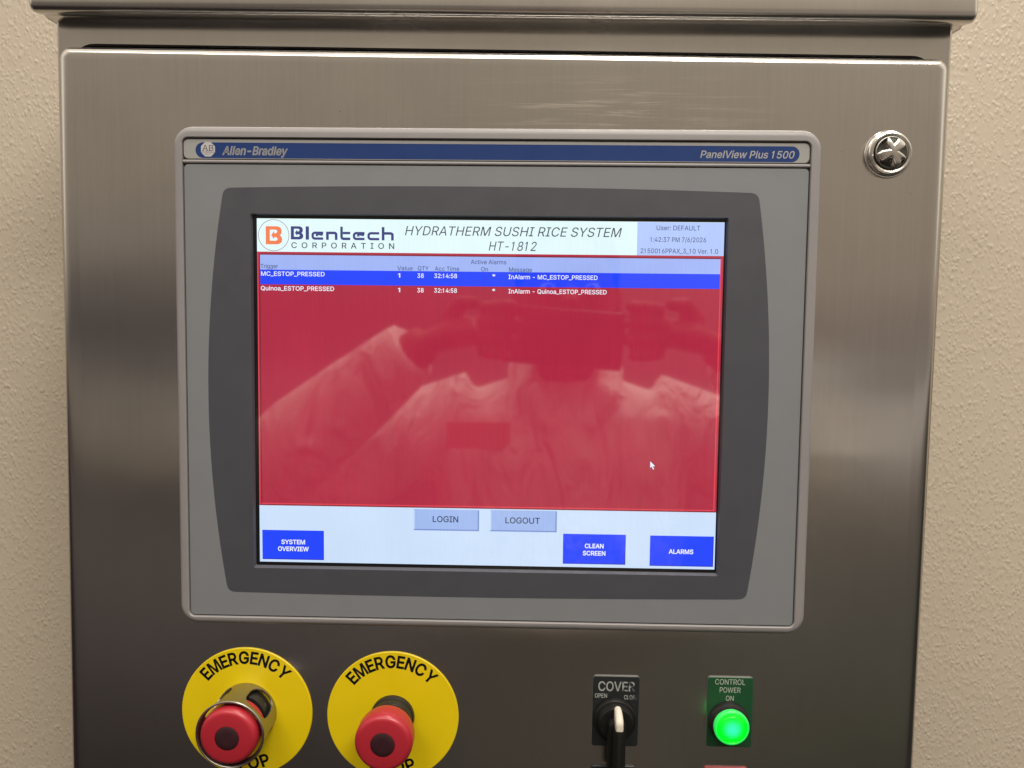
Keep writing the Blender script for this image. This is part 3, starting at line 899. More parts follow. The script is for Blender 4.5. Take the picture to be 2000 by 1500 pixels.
b.loft(rings, M['bezel'], False, False)
b.ring(rr(IX0 - 0.2, IX1 + 0.2, IZ0 - 0.2, IZ1 + 0.2, 4.0), rr(-160, 159, -122, 121, 2.0, 3), -0.62, M['groove'])
# ridge between the name strip and the front sheet
rp = [(150.9, -0.6), (150.8, -2.6), (150.3, -3.3), (149.6, -3.5), (148.9, -3.2), (148.5, -2.4), (148.4, -0.6)]
b.loft([[(IX0 + 0.3, y, z) for z, y in rp], [(IX1 - 0.3, y, z) for z, y in rp]], M['bezel'], True, True)
bezel = b.build("bezel", smooth=40)

# bead of sealant squeezed out along the top of the rim
rnd = random.Random(4)
b = MB()
xs_ = [-188 + 384 * k / 150 for k in range(151)]
b.tube([(x, 3.6 + rnd.uniform(-0.3, 0.3), OZ1 - 0.1 + rnd.uniform(-0.15, 0.15)) for x in xs_], [max(0.15, 0.55 + 0.45 * mnoise.noise((x * 0.08, 3.1, 0)) + rnd.uniform(-0.12, 0.12)) for x in xs_], M['brand'], 8)
bead = b.build("sealant_bead")

# name strip
b = MB()
o1, o2 = rr(IX0 + 0.55, IX1 - 0.55, 151.3, IZ1 - 0.6, 3.2), rr(IX0 + 0.9, IX1 - 0.9, 151.6, IZ1 - 0.95, 2.9)
b.loft([at(o1, -0.7), at(o1, -2.3), at(o2, -2.6)], M['brand'])
strip = b.build("name_strip", smooth=20)
b = MB()
zc, hh = 156.9, 4.95
cap_l = [(-185.6 + hh * math.cos(math.radians(a)), zc + hh * math.sin(math.radians(a))) for a in range(90, 271, 9)]
cap_r = [(192.6 + hh * math.cos(math.radians(a)), zc + hh * math.sin(math.radians(a))) for a in range(-90, 91, 9)]
b.sheet(cap_l + cap_r, -2.64, M['blue'])
bar = b.build("blue_bar", smooth=0)
b = MB()
text(b, "Allen-Bradley", -173.1, -130.4, 153.9, 5.6, -2.68, M['silver'], 0.022, 0.22)
maklet = b.build("maker_lettering", smooth=0)
b = MB()
text(b, "PanelView Plus 1500", 134.6, 194.4, 154.2, 4.7, -2.68, M['silver'], 0.012, 0.22)
modelet = b.build("model_lettering", smooth=0)
b = MB()
ox, oz, orad = -182.4, 157.45, 4.95
b.sheet([(ox + orad * math.cos(math.radians(22.5 + 45 * k)), oz + orad * math.sin(math.radians(22.5 + 45 * k))) for k in range(8)], -2.68, M['silver'])
text(b, "AB", ox - 3.6, ox + 3.6, oz - 1.0, 3.7, -2.72, M['darkprint'], 0.0)
for xx in (-3.4, -0.9, 0.9):
    b.rect(ox + xx - 0.55, ox + xx + 0.55, oz - 1.15, oz - 0.8, -2.73, M['darkprint'])
b.rect(ox - 4.45, ox + 4.45, oz - 1.95, oz - 1.65, -2.72, M['darkprint'])
text(b, "QUALITY", ox - 2.2, ox + 2.2, oz - 3.5, 1.0, -2.72, M['darkprint'], 0.0)
emblem = b.build("octagon_emblem", smooth=0)

# front sheet with the window for the display
HX0, HX1, HZ0, HZ1 = -155.3, 153.9, -117.6, 116.6
b = MB()
o1, o2 = rr(IX0 + 0.55, IX1 - 0.55, IZ0 + 0.55, 148.0, 3.0), rr(IX0 + 0.95, IX1 - 0.95, IZ0 + 0.95, 147.6, 2.6)
hole = rr(HX0, HX1, HZ0, HZ1, 1.0, 3)
b.loft([at(o1, -0.7), at(o1, -2.25), at(o2, FY)], M['overlay'], False, False)


def barrel():
    """charcoal field: rounded corners, sides bulging outward"""
    cor = {'tr': (172.4, 132.3), 'tl': (-172.6, 133.0), 'bl': (-172.8, -134.2), 'br': (172.6, -133.0)}
    def side(p, q, bul, n=24):
        (x0, z0), (x1, z1) = p, q
        nx, nz = (z1 - z0), -(x1 - x0)
        L = math.hypot(nx, nz)
        nx, nz = nx / L, nz / L
        out = []
        for k in range(n + 1):
            t = k / n
            h = bul * 4 * t * (1 - t)
            out.append((x0 + (x1 - x0) * t + nx * h, z0 + (z1 - z0) * t + nz * h))
        return out
    sides = [side(cor['tr'], cor['tl'], 2.4), side(cor['tl'], cor['bl'], 11.6), side(cor['bl'], cor['br'], 1.5), side(cor['br'], cor['tr'], 10.6)]
    sides = [[(x, z) for x, z in s] for s in sides]
    # check the bulge goes outward
    fixed = []
    for s in sides:
        m_ = s[len(s) // 2]
        c_ = ((s[0][0] + s[-1][0]) / 2, (s[0][1] + s[-1][1]) / 2)
        if math.hypot(*m_) < math.hypot(*c_):
            s = [(2 * (s[0][0] + (s[-1][0] - s[0][0]) * k / (len(s) - 1)) - x, 2 * (s[0][1] + (s[-1][1] - s[0][1]) * k / (len(s) - 1)) - z) for k, (x, z) in enumerate(s)]
        fixed.append(s)
    pts = []
    rad = 5.0
    for i, s in enumerate(fixed):
        nxt = fixed[(i + 1) % 4]
        body_ = [p for p in s if math.dist(p, s[0]) > rad and math.dist(p, s[-1]) > rad]
        pts += body_
        c = s[-1]
        d0 = Vector(s[-2]) - Vector(c); d0.normalize()
        d1 = Vector(nxt[1]) - Vector(c); d1.normalize()
        A, Bq = Vector(c) + d0 * rad, Vector(c) + d1 * rad
        for k in range(7):
            t = k / 6
            p = A * (1 - t) ** 2 + Vector(c) * 2 * t * (1 - t) + Bq * t * t
            pts.append((p.x, p.y))
    return pts


field = barrel()
b.ring(o2, hole, FY, M['overlay'])
front = b.build("front_sheet", smooth=20)
b = MB()
b.ring(field, rr(HX0 - 0.02, HX1 + 0.02, HZ0 - 0.02, HZ1 + 0.02, 1.0, 3), FY - 0.05, M['dark'])
b.loft([at(rr(HX0 - 0.02, HX1 + 0.02, HZ0 - 0.02, HZ1 + 0.02, 1.0, 3), FY - 0.05), at(rr(HX0 + 0.9, HX1 - 0.9, HZ0 + 1.3, HZ1 - 0.8, 0.8, 3), -0.1)], M['dark'], False, False)
border = b.build("dark_border", smooth=20)

# display
b = MB()
b.rect(HX0 - 1.5, HX1 + 1.5, HZ0 - 1.5, HZ1 + 1.5, 0.25, M['mask'])
SX0, SX1, SZ0, SZ1 = -152.05, 152.05, -114.05, 114.05
b.rect(SX0, SX1, SZ0, -75.7, 0.10, M['d_ice'])
b.rect(SX0, SX1, 92.5, SZ1, 0.10, M['d_white'])
b.rect(SX0, SX1, -75.7, 92.5, 0.10, M['d_redframe'])
screen = b.build("screen", smooth=0)
Y1, Y2, Y3, Y4 = 0.06, 0.03, 0.00, -0.03

b = MB()
b.rect(96.0, SX1, 92.5, SZ1 - 0.2, Y1, M['d_user'])
text(b, "User: DEFAULT", 108.4, 136.5, 108.7, 3.05, Y2, M['d_texthead'], 0.006)
text(b, "1:42:37 PM 7/6/2026", 104.5, 140.5, 101.2, 3.05, Y2, M['d_texthead'], 0.006)
text(b, "2150016PPAX_3_10 Ver. 1.0", 98.4, 148.4, 93.9, 3.05, Y2, M['d_texthead'], 0.006)
status = b.build("status_box", smooth=0)

b = MB()
text(b, "HYDRATHERM SUSHI RICE SYSTEM", -54.9, 86.1, 104.0, 5.9, Y1, M['d_text'], 0.0, 0.22)
text(b, "HT-1812", -0.2, 31.0, 94.6, 5.9, Y1, M['d_text'], 0.0, 0.22)
title = b.build("page_title", smooth=0)


# company mark
def stroke(mb, pts, w, y, m, closed=False):
    P = [Vector(p) for p in pts]
    n = len(P)
    L_, R_ = [], []
    for i in range(n):
        a = P[i - 1] if (i > 0 or closed) else P[i]
        c = P[(i + 1) % n] if (i < n - 1 or closed) else P[i]
        d0 = (P[i] - a); d1 = (c - P[i])
        if d0.length < 1e-9: d0 = d1
        if d1.length < 1e-9: d1 = d0
        n0 = Vector((-d0.y, d0.x)).normalized(); n1 = Vector((-d1.y, d1.x)).normalized()
        mt = (n0 + n1)
        mt.normalize()
        k = (w / 2) / max(0.35, mt.dot(n0))
        L_.append(P[i] + mt * k); R_.append(P[i] - mt * k)
    verts = [(p.x, y, p.y) for p in L_] + [(p.x, y, p.y) for p in R_]
    faces = []
    for i in range(n if closed else n - 1):
        j = (i + 1) % n
        faces.append([i, j, n + j, n + i])
    mb.add(verts, faces, m)


def bee(mb, x0, z0, w, h, m, y, hole_m):
    """block letter B whose counter is cut by an arrow pointing left; unit square mapped to x0,z0,w,h"""
    def T(px, pz):
        return (x0 + px * w, z0 + pz * h)
    outer = [(0, 0), (0.70, 0), (0.84, 0.03), (0.95, 0.10), (1.0, 0.20), (1.0, 0.32), (0.96, 0.42), (0.87, 0.50),
             (0.94, 0.57), (0.97, 0.66), (0.97, 0.80), (0.92, 0.90), (0.82, 0.97), (0.70, 1.0), (0, 1.0)]
    mb.sheet([T(*p) for p in outer], y, m)
    hole_ = [(0.25, 0.20), (0.62, 0.20), (0.70, 0.24), (0.73, 0.30), (0.70, 0.36), (0.62, 0.39), (0.54, 0.41), (0.50, 0.29), (0.33, 0.50),
             (0.50, 0.73), (0.54, 0.60), (0.62, 0.62), (0.69, 0.66), (0.71, 0.72), (0.68, 0.78), (0.60, 0.81), (0.25, 0.81)]
    mb.sheet([T(*p) for p in hole_], y - 0.03, hole_m)


b = MB()
circ = [(-141.0 + 10.05 * math.cos(2 * math.pi * k / 64), 103.2 + 10.05 * math.sin(2 * math.pi * k / 64)) for k in range(64)]
stroke(b, circ, 0.32, Y1, M['d_circle'], True)
bee(b, -146.2, 97.3, 10.7, 11.7, M['d_orange'], Y1, M['d_white'])
bee(b, -129.7, 100.6, 8.1, 8.5, M['d_navy'], Y1, M['d_white'])
u = 0.05064
def LX_(X):
    return -129.7 + (X - 455) * u
zb = 100.5
XH, CAPH = 5.3, 8.6
def vbar(Xa, Xb, za, zt):
    b.rect(LX_(Xa), LX_(Xb), zb + za, zb + zt, Y1, M['d_navy'])
vbar(648, 690, 0, CAPH)
SW = 1.55
def cee(Xa, Xb, mid):
    xa, xb = LX_(Xa), LX_(Xb)
    r = 1.5
    pts = [(xb, zb + SW / 2), (xa + SW / 2 + r, zb + SW / 2)]
    for k in range(1, 6):
        a = math.radians(270 - 90 * k / 6)
        pts.append((xa + SW / 2 + r + r * math.cos(a), zb + SW / 2 + r + r * math.sin(a)))
    for k in range(0, 7):
        a = math.radians(180 - 90 * k / 6)
        pts.append((xa + SW / 2 + r + r * math.cos(a), zb + XH - SW / 2 - r + r * math.sin(a)))
    pts += [(xb, zb + XH - SW / 2)]
    stroke(b, pts, SW, Y1, M['d_navy'])
    if mid:     # the turned-in beak that closes the e
        b.sheet([(xb - 3.6, zb + XH - SW - 0.6), (xb - 0.7, zb + XH - SW - 1.25), (xb, zb + XH - SW + 0.02), (xb - 4.8, zb + XH - SW + 0.02), (xb - 5.0, zb + 2.35), (xb - 3.0, zb + 2.35)],
                Y1 - 0.008, M['d_navy'])
def enn(Xa, Xb, top):
    xa, xb = LX_(Xa), LX_(Xb)
    b.rect(xa, xa + 1.75, zb, zb + top, Y1, M['d_navy'])
    pts = [(xa + 1.75, zb + XH - SW / 2), (xb - 2.0, zb + XH - SW / 2), (xb - 1.3, zb + XH - SW / 2 - 0.25), (xb - 0.88, zb + XH - SW / 2 - 0.8), (xb - 0.88, zb)]
    stroke(b, pts, 1.7, Y1, M['d_navy'])
cee(722, 875, True)
enn(912, 1060, XH)
xa, xb = LX_(1095), LX_(1225)
stroke(b, [(xa + 0.88, zb + CAPH), (xa + 0.88, zb + 2.0), (xa + 1.2, zb + 1.1), (xa + 2.1, zb + SW / 2), (xb, zb + SW / 2)], 1.65, Y1, M['d_navy'])
b.rect(xa + 1.75, xb, zb + XH - SW, zb + XH, Y1, M['d_navy'])
cee(1258, 1410, True)
cee(1447, 1600, False)
enn(1633, 1788, CAPH)
text(b, "CORPORATION", -129.4, -61.9, 95.0, 3.7, Y1, M['d_text'], 0.008, 0.0, 1.9)
logo = b.build("company_logo", smooth=0)

# alarm table
b = MB()
TX0, TX1, TZ0, TZ1 = -150.1, 150.1, -74.0, 90.5
b.rect(TX0, TX1, TZ0, 71.3, Y1, M['d_red'])
b.rect(TX0, TX1, 71.3, 80.85, Y1, M['d_row'])
b.rect(TX0, TX1, 80.85, TZ1, Y1, M['d_head'])
b.frame(SX0 + 0.05, SX1 - 0.05, -75.6, 92.4, 0.6, Y1, M['d_redline'], M['d_redframe'], M['d_redframe'], M['d_reddk'])
b.frame(TX0 - 0.75, TX1 + 0.75, TZ0 - 0.75, TZ1 + 0.75, 0.72, Y1, M['d_reddk'], M['d_reddk'], M['d_redline'], M['d_redline'])
H = M['d_texthead']
for s, x0, x1, z in (("Trigger", -149.8, -138.3, 81.7), ("Value", -59.8, -49.8, 81.25), ("QTY", -46.4, -39.2, 81.3), ("Acc Time", -35.3, -19.3, 81.2),
                     ("On", -5.0, -0.5, 81.1), ("Active Alarms", -11.8, 11.4, 85.8), ("Message", 13.2, 28.2, 81.05)):
    text(b, s, x0, x1, z, 2.75, Y2, H, 0.006)
Wt = M['d_textw']
for s, x0, x1, z in (("MC_ESTOP_PRESSED", -149.6, -107.6, 76.8), ("1", -59.4, -57.9, 76.5), ("38", -46.7, -42.5, 76.5), ("32:14:58", -35.6, -20.7, 76.5),
                     ("*", 2.3, 4.4, 76.6), ("InAlarm - MC_ESTOP_PRESSED", 12.9, 70.9, 76.3),
                     ("Quinoa_ESTOP_PRESSED", -149.8, -101.4, 67.3), ("1", -59.4, -57.9, 67.0), ("38", -46.7, -42.5, 67.0), ("32:14:58", -35.6, -20.7, 67.0),
                     ("*", 2.3, 4.4, 67.1), ("InAlarm - Quinoa_ESTOP_PRESSED", 13.0, 77.0, 67.0)):
    text(b, s, x0, x1, z, 2.85, Y2, Wt, 0.010)
table = b.build("alarm_table", smooth=0)


def soft_button(name, x0, x1, z0, z1, lines, kind):
    q = MB()
    if kind == 'grey':
        q.rect(x0 + 0.9, x1 - 0.9, z0 + 0.9, z1 - 0.9, Y1, M['d_grey'])
        q.frame(x0, x1, z0, z1, 0.9, Y1, M['d_greylt'], M['d_grey'], M['d_greydk'], M['d_greydk'])
        m, bo = M['d_text'], 0.012
    else:
        q.rect(x0 + 0.6, x1 - 0.6, z0 + 0.6, z1 - 0.6, Y1, M['d_btn'])
        q.frame(x0, x1, z0, z1, 0.6, Y1, M['d_btn'], M['d_btn'], M['d_btnedge'], M['d_btnedge'])
        m, bo = Wt, 0.020
    for s, a, c, z, cap in lines:
        text(q, s, a, c, z, cap, Y2, m, bo)
    return q.build(name, smooth=0)


btns = [soft_button("login_button", -48.8, -4.8, -90.9, -76.6, [("LOGIN", -35.8, -18.7, -85.2, 4.1)], 'grey'),
        soft_button("logout_button", 2.4, 46.9, -90.8, -76.4, [("LOGOUT", 12.7, 35.7, -85.25, 4.1)], 'grey'),
        soft_button("overview_button", -150.3, -108.8, -112.4, -92.4, [("SYSTEM", -137.5, -121.5, -101.9, 3.1), ("OVERVIEW", -139.8, -119.0, -106.6, 3.1)], 'blue'),
        soft_button("clean_screen_button", 51.3, 92.9, -111.9, -91.6, [("CLEAN", 65.8, 78.3, -101.1, 3.1), ("SCREEN", 64.5, 79.6, -106.0, 3.1)], 'blue'),
        soft_button("alarms_button", 109.0, 151.1, -112.3, -91.8, [("ALARMS", 121.5, 137.8, -103.9, 3.1)], 'blue')]
b = MB()
cxp, czp, k = 107.9, -42.1, 0.36
b.sheet([(cxp + x * k, czp + z * k) for x, z in ((-0.6, 1.2), (-0.6, -14.4), (3.4, -10.8), (5.6, -16.6), (8.4, -15.4), (6.0, -9.9), (11.2, -9.5))], Y2, M['d_reddk'])
b.sheet([(cxp + x * k, czp + z * k) for x, z in ((0, 0), (0, -12.6), (3.0, -9.8), (5.2, -15.4), (7.4, -14.5), (5.0, -9.2), (9.2, -9.2))], Y3, M['d_textw'])
cursor = b.build("mouse_pointer", smooth=0)
attach(terminal, bezel, strip, front, screen)
sub(bezel, bead)
sub(strip, bar, maklet, modelet, emblem)
sub(front, border)
sub(screen, status, title, logo, table, cursor, *btns)

# ================================================================== EMERGENCY STOPS
def emergency_stop(cx, cz, guarded, label):
    root = empty("emergency_stop_button", (cx * MM, 0.005, cz * MM), label, "emergency stop", "emergency stop buttons below the screen")
    parts = []
    q = MB()
    Rd = 45.0 if guarded else 45.1
    q.lathe(cx, cz, [(Rd, 5.03), (Rd, 4.3), (Rd - 0.35, 4.0)], M['yellow'], 96)
    plate = q.build("legend_plate")
    q = MB()
    arc_text(q, "EMERGENCY", cx, cz, 33.8, 9.0, -51, 49, 3.96, M['ink'], 0.026, True, 0.90)
    let0 = q.build("lettering", smooth=0)
    q = MB()
    arc_text(q, "STOP", cx, cz, 40.6, 9.0, 204, 156, 3.96, M['ink'], 0.026, False, 0.98)
    let = q.build("lettering", smooth=0)
    sub(plate, let0, let)
    parts.append(plate)
    q = MB()
    if guarded:
        q.lathe(cx, cz, [(17.2, 3.95), (17.2, -5.0), (16.6, -6.2), (12.0, -6.8), (11.6, -5.0), (11.6, -14.0)], M['black'], 64)
    else:
        q.lathe(cx, cz, [(15.0, 3.95), (15.0, 1.6), (14.5, 0.6), (13.9, 0.3), (13.7, -4.6), (13.2, -5.4), (12.2, -5.8), (11.2, -6.2), (11.2, -14.0)], M['black'], 64)
    neck = q.build("neck")
    parts.append(neck)
    q = MB()
    hr = 18.7
    if guarded:
        pr = [(11.0, -11.0), (17.4, -12.0), (hr, -13.4)]
        ye = -25.2
    else:
        pr = [(11.0, -13.0), (16.0, -13.4), (17.2, -14.2), (hr - 0.5, -17.0), (hr, -20.0)]
        ye = -27.2
    for k in range(0, 8):
        a = math.radians(90 * k / 7)
        pr.append((hr - 3.6 * (1 - math.cos(a)), ye - 4.4 * math.sin(a)))
    pr += [(12.0, ye - 4.75), (8.05, ye - 4.9), (7.95, ye - 4.6)]
    q.lathe(cx, cz, pr, M['red'], 80, True, True)
    head = q.build("mushroom_head", smooth=28)
    q = MB()
    q.lathe(cx, cz, [(7.75, ye - 4.4), (7.75, ye - 4.9), (7.4, ye - 5.1), (4.0, ye - 5.2), (0.5, ye - 5.2)], M['maroon'], 48)
    dot = q.build("centre_dot")
    sub(head, dot)
    parts.append(head)
    if guarded:
        q = MB()
        prof_ = [(20.6, 3.9), (20.6, 2.0), (20.9, -4), (21.6, -22.0), (22.3, -24.6), (22.5, -25.3), (22.2, -25.9), (21.6, -26.0), (21.1, -25.6), (20.3, -22.0), (19.4, 3.9)]
        n = 96
        rings_ = [[(cx + r * math.cos(2 * math.pi * i / n), y, cz + r * math.sin(2 * math.pi * i / n)) for i in range(n)] for r, y in prof_]
        rings_.append(rings_[0])
        vs = [p for r in rings_[:-1] for p in r]
        fs = []
        Rn = len(rings_) - 1
        for a in range(Rn):
            a2 = (a + 1) % Rn
            for i in range(n):
                j = (i + 1) % n
                fs.append([a * n + i, a * n + j, a2 * n + j, a2 * n + i])
        q.add(vs, fs, M['satin'])
        guard = q.build("finger_guard", smooth=35)
        c_ = MB()
        for ang in (44, 136, 224, 316):
            a = math.radians(ang)
            rings2 = []
            for rad in (14.5, 30.0):
                k = rad / 21.0
                ring_ = []
                for i in range(40):
                    p = 2 * math.pi * i / 40
                    cu_, su_ = math.cos(p), math.sin(p)
                    e = 0.75
                    tx = 11.0 * math.copysign(abs(cu_) ** e, cu_) * k
                    yy = -9.6 + 11.8 * math.copysign(abs(su_) ** e, su_)
                    ring_.append((cx + rad * math.cos(a) - tx * math.sin(a), yy, cz + rad * math.sin(a) + tx * math.cos(a)))
                rings2.append(ring_)
            c_.loft(rings2, M['satin'], True, True)
        cu2 = c_.build("cutter")
        md = guard.modifiers.new("b", 'BOOLEAN'); md.object = cu2; md.operation = 'DIFFERENCE'; md.solver = 'EXACT'
        bv = guard.modifiers.new("v", 'BEVEL'); bv.width = 0.00035; bv.segments = 2; bv.limit_method = 'ANGLE'; bv.angle_limit = math.radians(50)
        bake(guard)
        guard.data.set_sharp_from_angle(angle=math.radians(40))
        bpy.data.objects.remove(cu2)
        parts.append(guard)
    attach(root, *parts)
    return root


emergency_stop(-163.6, -220.7, True, "red emergency stop on yellow disc inside a metal finger guard, left of the other")
emergency_stop(-63.0, -221.5, False, "unguarded red emergency stop on yellow disc with bare black neck")


# ================================================================== SELECTOR AND PILOT LIGHT
def plate_mesh(name, x0, x1, z0, z1, m, lean=0.0, edge=None):
    q = MB()
    fn = lambda x, z: (x + lean * (z - (z0 + z1) / 2), z)
    q.loft([at(rr(x0, x1, z0, z1, 2.0, 5, fn), 5.03), at(rr(x0, x1, z0, z1, 2.0, 5, fn), 4.1)], edge or m, False, False)
    q.loft([at(rr(x0, x1, z0, z1, 2.0, 5, fn), 4.1), at(rr(x0 + 0.45, x1 - 0.45, z0 + 0.45, z1 - 0.45, 1.7, 5, fn), 3.75)], m, False, True)
    return q.build(name, smooth=20)


sel = empty("selector_switch", (0.0885, 0.005, -0.217), "black lever selector switch with ivory tip on worn COVER plate", "selector switch")
pl = plate_mesh("legend_plate", 73.4, 104.7, -239.0, -189.9, M['plateblack'], 0.012, M['plateedge'])
b = MB()
text(b, "COVER", 77.0, 101.9, -200.4, 6.7, 3.71, M['worn'], 0.012)
text(b, "OPEN", 74.8, 83.0, -205.1, 2.9, 3.71, M['worn'], 0.0)
text(b, "CLOSE", 94.6, 103.8, -205.9, 2.9, 3.71, M['worn'], 0.0)
let = b.build("lettering", smooth=0)
sub(pl, let)
b = MB()
b.lathe(88.5, -219.2, [(14.9, 3.7), (14.9, 2.6), (14.3, 0.6), (13.4, -0.4), (12.4, -0.6), (12.0, -1.4), (11.4, -4.6), (10.8, -5.4), (9.0, -5.6)], M['selector'], 10 * 4)
hub = b.build("mounting_ring")
# lever: broad skirt with a raised finger ridge
b = MB()
def bar_ring(x0, x1, z0, z1, r, y):
    return at(rr(x0, x1, z0, z1, r, 5), y)
b.loft([bar_ring(82.6, 94.6, -258.0, -214.0, 4.0, -5.2), bar_ring(82.8, 94.4, -257.8, -214.2, 4.0, -9.5), bar_ring(83.4, 93.8, -257.4, -215.0, 3.6, -11.4),
        bar_ring(85.6, 92.0, -256.6, -216.0, 3.0, -12.2)], M['selector'], True, True)
b.loft([bar_ring(85.6, 92.3, -257.0, -212.2, 3.1, -11.6), bar_ring(85.7, 92.2, -256.8, -214.0, 3.0, -17.6), bar_ring(86.2, 91.7, -256.4, -215.4, 2.6, -19.6),
        bar_ring(87.2, 90.7, -256.0, -216.6, 1.7, -20.2)], M['selector'], True, True)
lever = b.build("lever", smooth=40)
b = MB()
tip = []
for y, zt, w in ((-8.0, -204.9, 3.0), (-12.0, -205.3, 3.25), (-16.5, -207.0, 3.35), (-18.6, -208.6, 3.25), (-19.9, -210.3, 2.7), (-20.3, -211.6, 1.8)):
    cxm = 88.95
    w *= 0.78
    ringp = [(cxm + w * math.cos(math.radians(a)), y, zt - w + w * math.sin(math.radians(a))) for a in range(0, 181, 15)]
    zlow = -215.8
    ringp += [(cxm - w, y, zlow), (cxm + w, y, zlow)]
    tip.append(ringp)
b.loft(tip, M['ivory'], True, True)
tipo = b.build("ivory_tip", smooth=40)
sub(lever, tipo)
attach(sel, pl, hub, lever)

pilot = empty("pilot_light", (0.1655, 0.005, -0.217), "lit green pilot light on green plate reading CONTROL POWER ON", "pilot light")
pl = plate_mesh("legend_plate", 151.0, 181.6, -237.8, -189.0, M['plategreen'], 0.0, M['plateedge'])
b = MB()
text(b, "CONTROL", 155.8, 176.0, -194.2, 3.75, 3.71, M['engrave'], 0.004)
text(b, "POWER", 159.0, 173.1, -199.7, 3.6, 3.71, M['engrave'], 0.004)
text(b, "ON", 163.3, 168.6, -205.4, 3.5, 3.71, M['engrave'], 0.004)
let = b.build("lettering", smooth=0)
sub(pl, let)
PX, PZ = 164.8, -218.6
b = MB()
b.lathe(PX + 0.5, PZ - 0.6, [(13.6, 3.7), (13.6, 0.6), (13.1, -0.5), (12.3, -0.9), (12.1, -1.6), (12.0, -4.6)], M['black'], 64)
collar = b.build("collar")
b = MB()
b.lathe(PX, PZ, [(11.5, -4.2), (11.75, -6.6), (11.5, -7.5), (11.0, -7.9), (10.4, -8.0)], M['lensrim'], 64, False, False)
b.lathe(PX, PZ, [(10.4, -8.0), (10.0, -7.5), (9.2, -7.9), (8.5, -8.3), (8.3, -8.0), (8.0, -8.45), (7.5, -8.6), (5.0, -9.3), (2.5, -9.7), (0.4, -9.8)], M['lens'], 64)
lens = b.build("lens", smooth=60)
attach(pilot, pl, collar, lens)

# the next row starts at the lower edge of the view
lp = plate_mesh("legend_plate", 73.0, 103.8, -301.5, -253.0, M['plateblack'])
lp['label'] = "plain black legend plate below the lever selector switch, at the lower edge"
lp['category'] = "legend plate"
lp['group'] = "legend plates of the next row down"
lp = plate_mesh("legend_plate", 149.9, 179.8, -300.5, -252.1, M['platered'])
lp['label'] = "dark red legend plate below the lit green pilot light, at the lower edge"
lp['category'] = "legend plate"
lp['group'] = "legend plates of the next row down"

# ================================================================== PERSON taking the picture, mirrored in the display
M['coat'] = plain('white_cotton', (0.84, 0.83, 0.81, 1), 0.85, 0, 0.2, 0.05)
_t = M['coat'].node_tree
_n = _t.nodes.new('ShaderNodeTexNoise'); _n.inputs['Scale'].default_value = 11.0; _n.inputs['Detail'].default_value = 3; _n.inputs['Distortion'].default_value = 1.2
_c = _t.nodes.new('ShaderNodeTexCoord'); _m = _t.nodes.new('ShaderNodeMapping'); _m.inputs['Scale'].default_value = (1.4, 1.0, 0.5)
_m.inputs['Rotation'].default_value = (0, 0.5, 0)
_b = _t.nodes.new('ShaderNodeBump'); _b.inputs['Strength'].default_value = 0.9; _b.inputs['Distance'].default_value = 0.05
_t.links.new(_c.outputs['Object'], _m.inputs[0]); _t.links.new(_m.outputs[0], _n.inputs['Vector']); _t.links.new(_n.outputs['Fac'], _b.inputs['Height'])
_t.links.new(_b.outputs[0], _t.nodes['Principled BSDF'].inputs['Normal'])
M['skin'] = plain('skin', (0.20, 0.10, 0.065, 1), 0.55, 0, 0.35, 0.08)
M['hair'] = plain('dark_hair', (0.015, 0.012, 0.010, 1), 0.6)
M['cloth'] = plain('dark_cloth', (0.20, 0.20, 0.20, 1), 0.85)
M['badge'] = plain('orange_card', (0.72, 0.42, 0.32, 1), 0.5)
M['phone'] = plain('black_phone', (0.015, 0.015, 0.017, 1), 0.3)
person = empty("person", (0.085, -0.70, -1.55), "person in a white coat holding up a phone, mirrored in the red display", "person")
PX0, PYC = 0.085, -0.70


def remeshed(name, mb, voxel, smooth_it=4):
    o = mb.build(name, None, 180, 1.0)
    m1 = o.modifiers.new("r", 'REMESH'); m1.mode = 'VOXEL'; m1.voxel_size = voxel
    m2 = o.modifiers.new("s", 'SMOOTH'); m2.iterations = smooth_it; m2.factor = 0.5
    bake(o)
    for p in o.data.polygons:
        p.use_smooth = True
    return o


# body: one continuous skin - trunk, legs, arms, neck, head, hands
q = MB()
sk = M['skin']
def X(x):
    return PX0 + x
def EL(s_, e=0.0):
    return (0.445 + e) * s_ if s_ < 0 else (0.37 + e) * s_
def torso(mb, ex, m, zlow, ztop=1.0):
    rows = [(-0.035, 0.075, 0.065), (-0.055, 0.135, 0.085), (-0.085, 0.190, 0.105), (-0.15, 0.200, 0.120), (-0.25, 0.190, 0.125), (-0.40, 0.170, 0.120),
            (-0.52, 0.180, 0.125), (-0.66, 0.195, 0.135), (-0.80, 0.205, 0.140), (-0.95, 0.215, 0.145)]
    rings_ = []
    for z, hw, hd in rows:
        if z < zlow:
            break
        if z > ztop:
            continue
        rings_.append([(X((hw + ex) * math.cos(2 * math.pi * i / 40)), PYC + (hd + ex) * math.sin(2 * math.pi * i / 40), z + ex * 0.6) for i in range(40)])
    mb.loft(rings_, m, True, True)
torso(q, -0.012, sk, -0.72)
q.tube([(X(0), PYC - 0.005, -0.10), (X(0), PYC + 0.015, -0.02), (X(0), PYC + 0.03, 0.04)], [0.062, 0.056, 0.058], sk)
q.ball((X(0), PYC + 0.055, 0.115), (0.074, 0.096, 0.112), sk)                       # cranium
q.tube([(X(0), PYC + 0.075, 0.075), (X(0), PYC + 0.105, 0.03), (X(0), PYC + 0.118, 0.006)], [0.062, 0.050, 0.030], sk)   # jaw
q.tube([(X(0), PYC + 0.140, 0.115), (X(0), PYC + 0.160, 0.085), (X(0), PYC + 0.150, 0.072)], [0.008, 0.015, 0.011], sk)  # nose
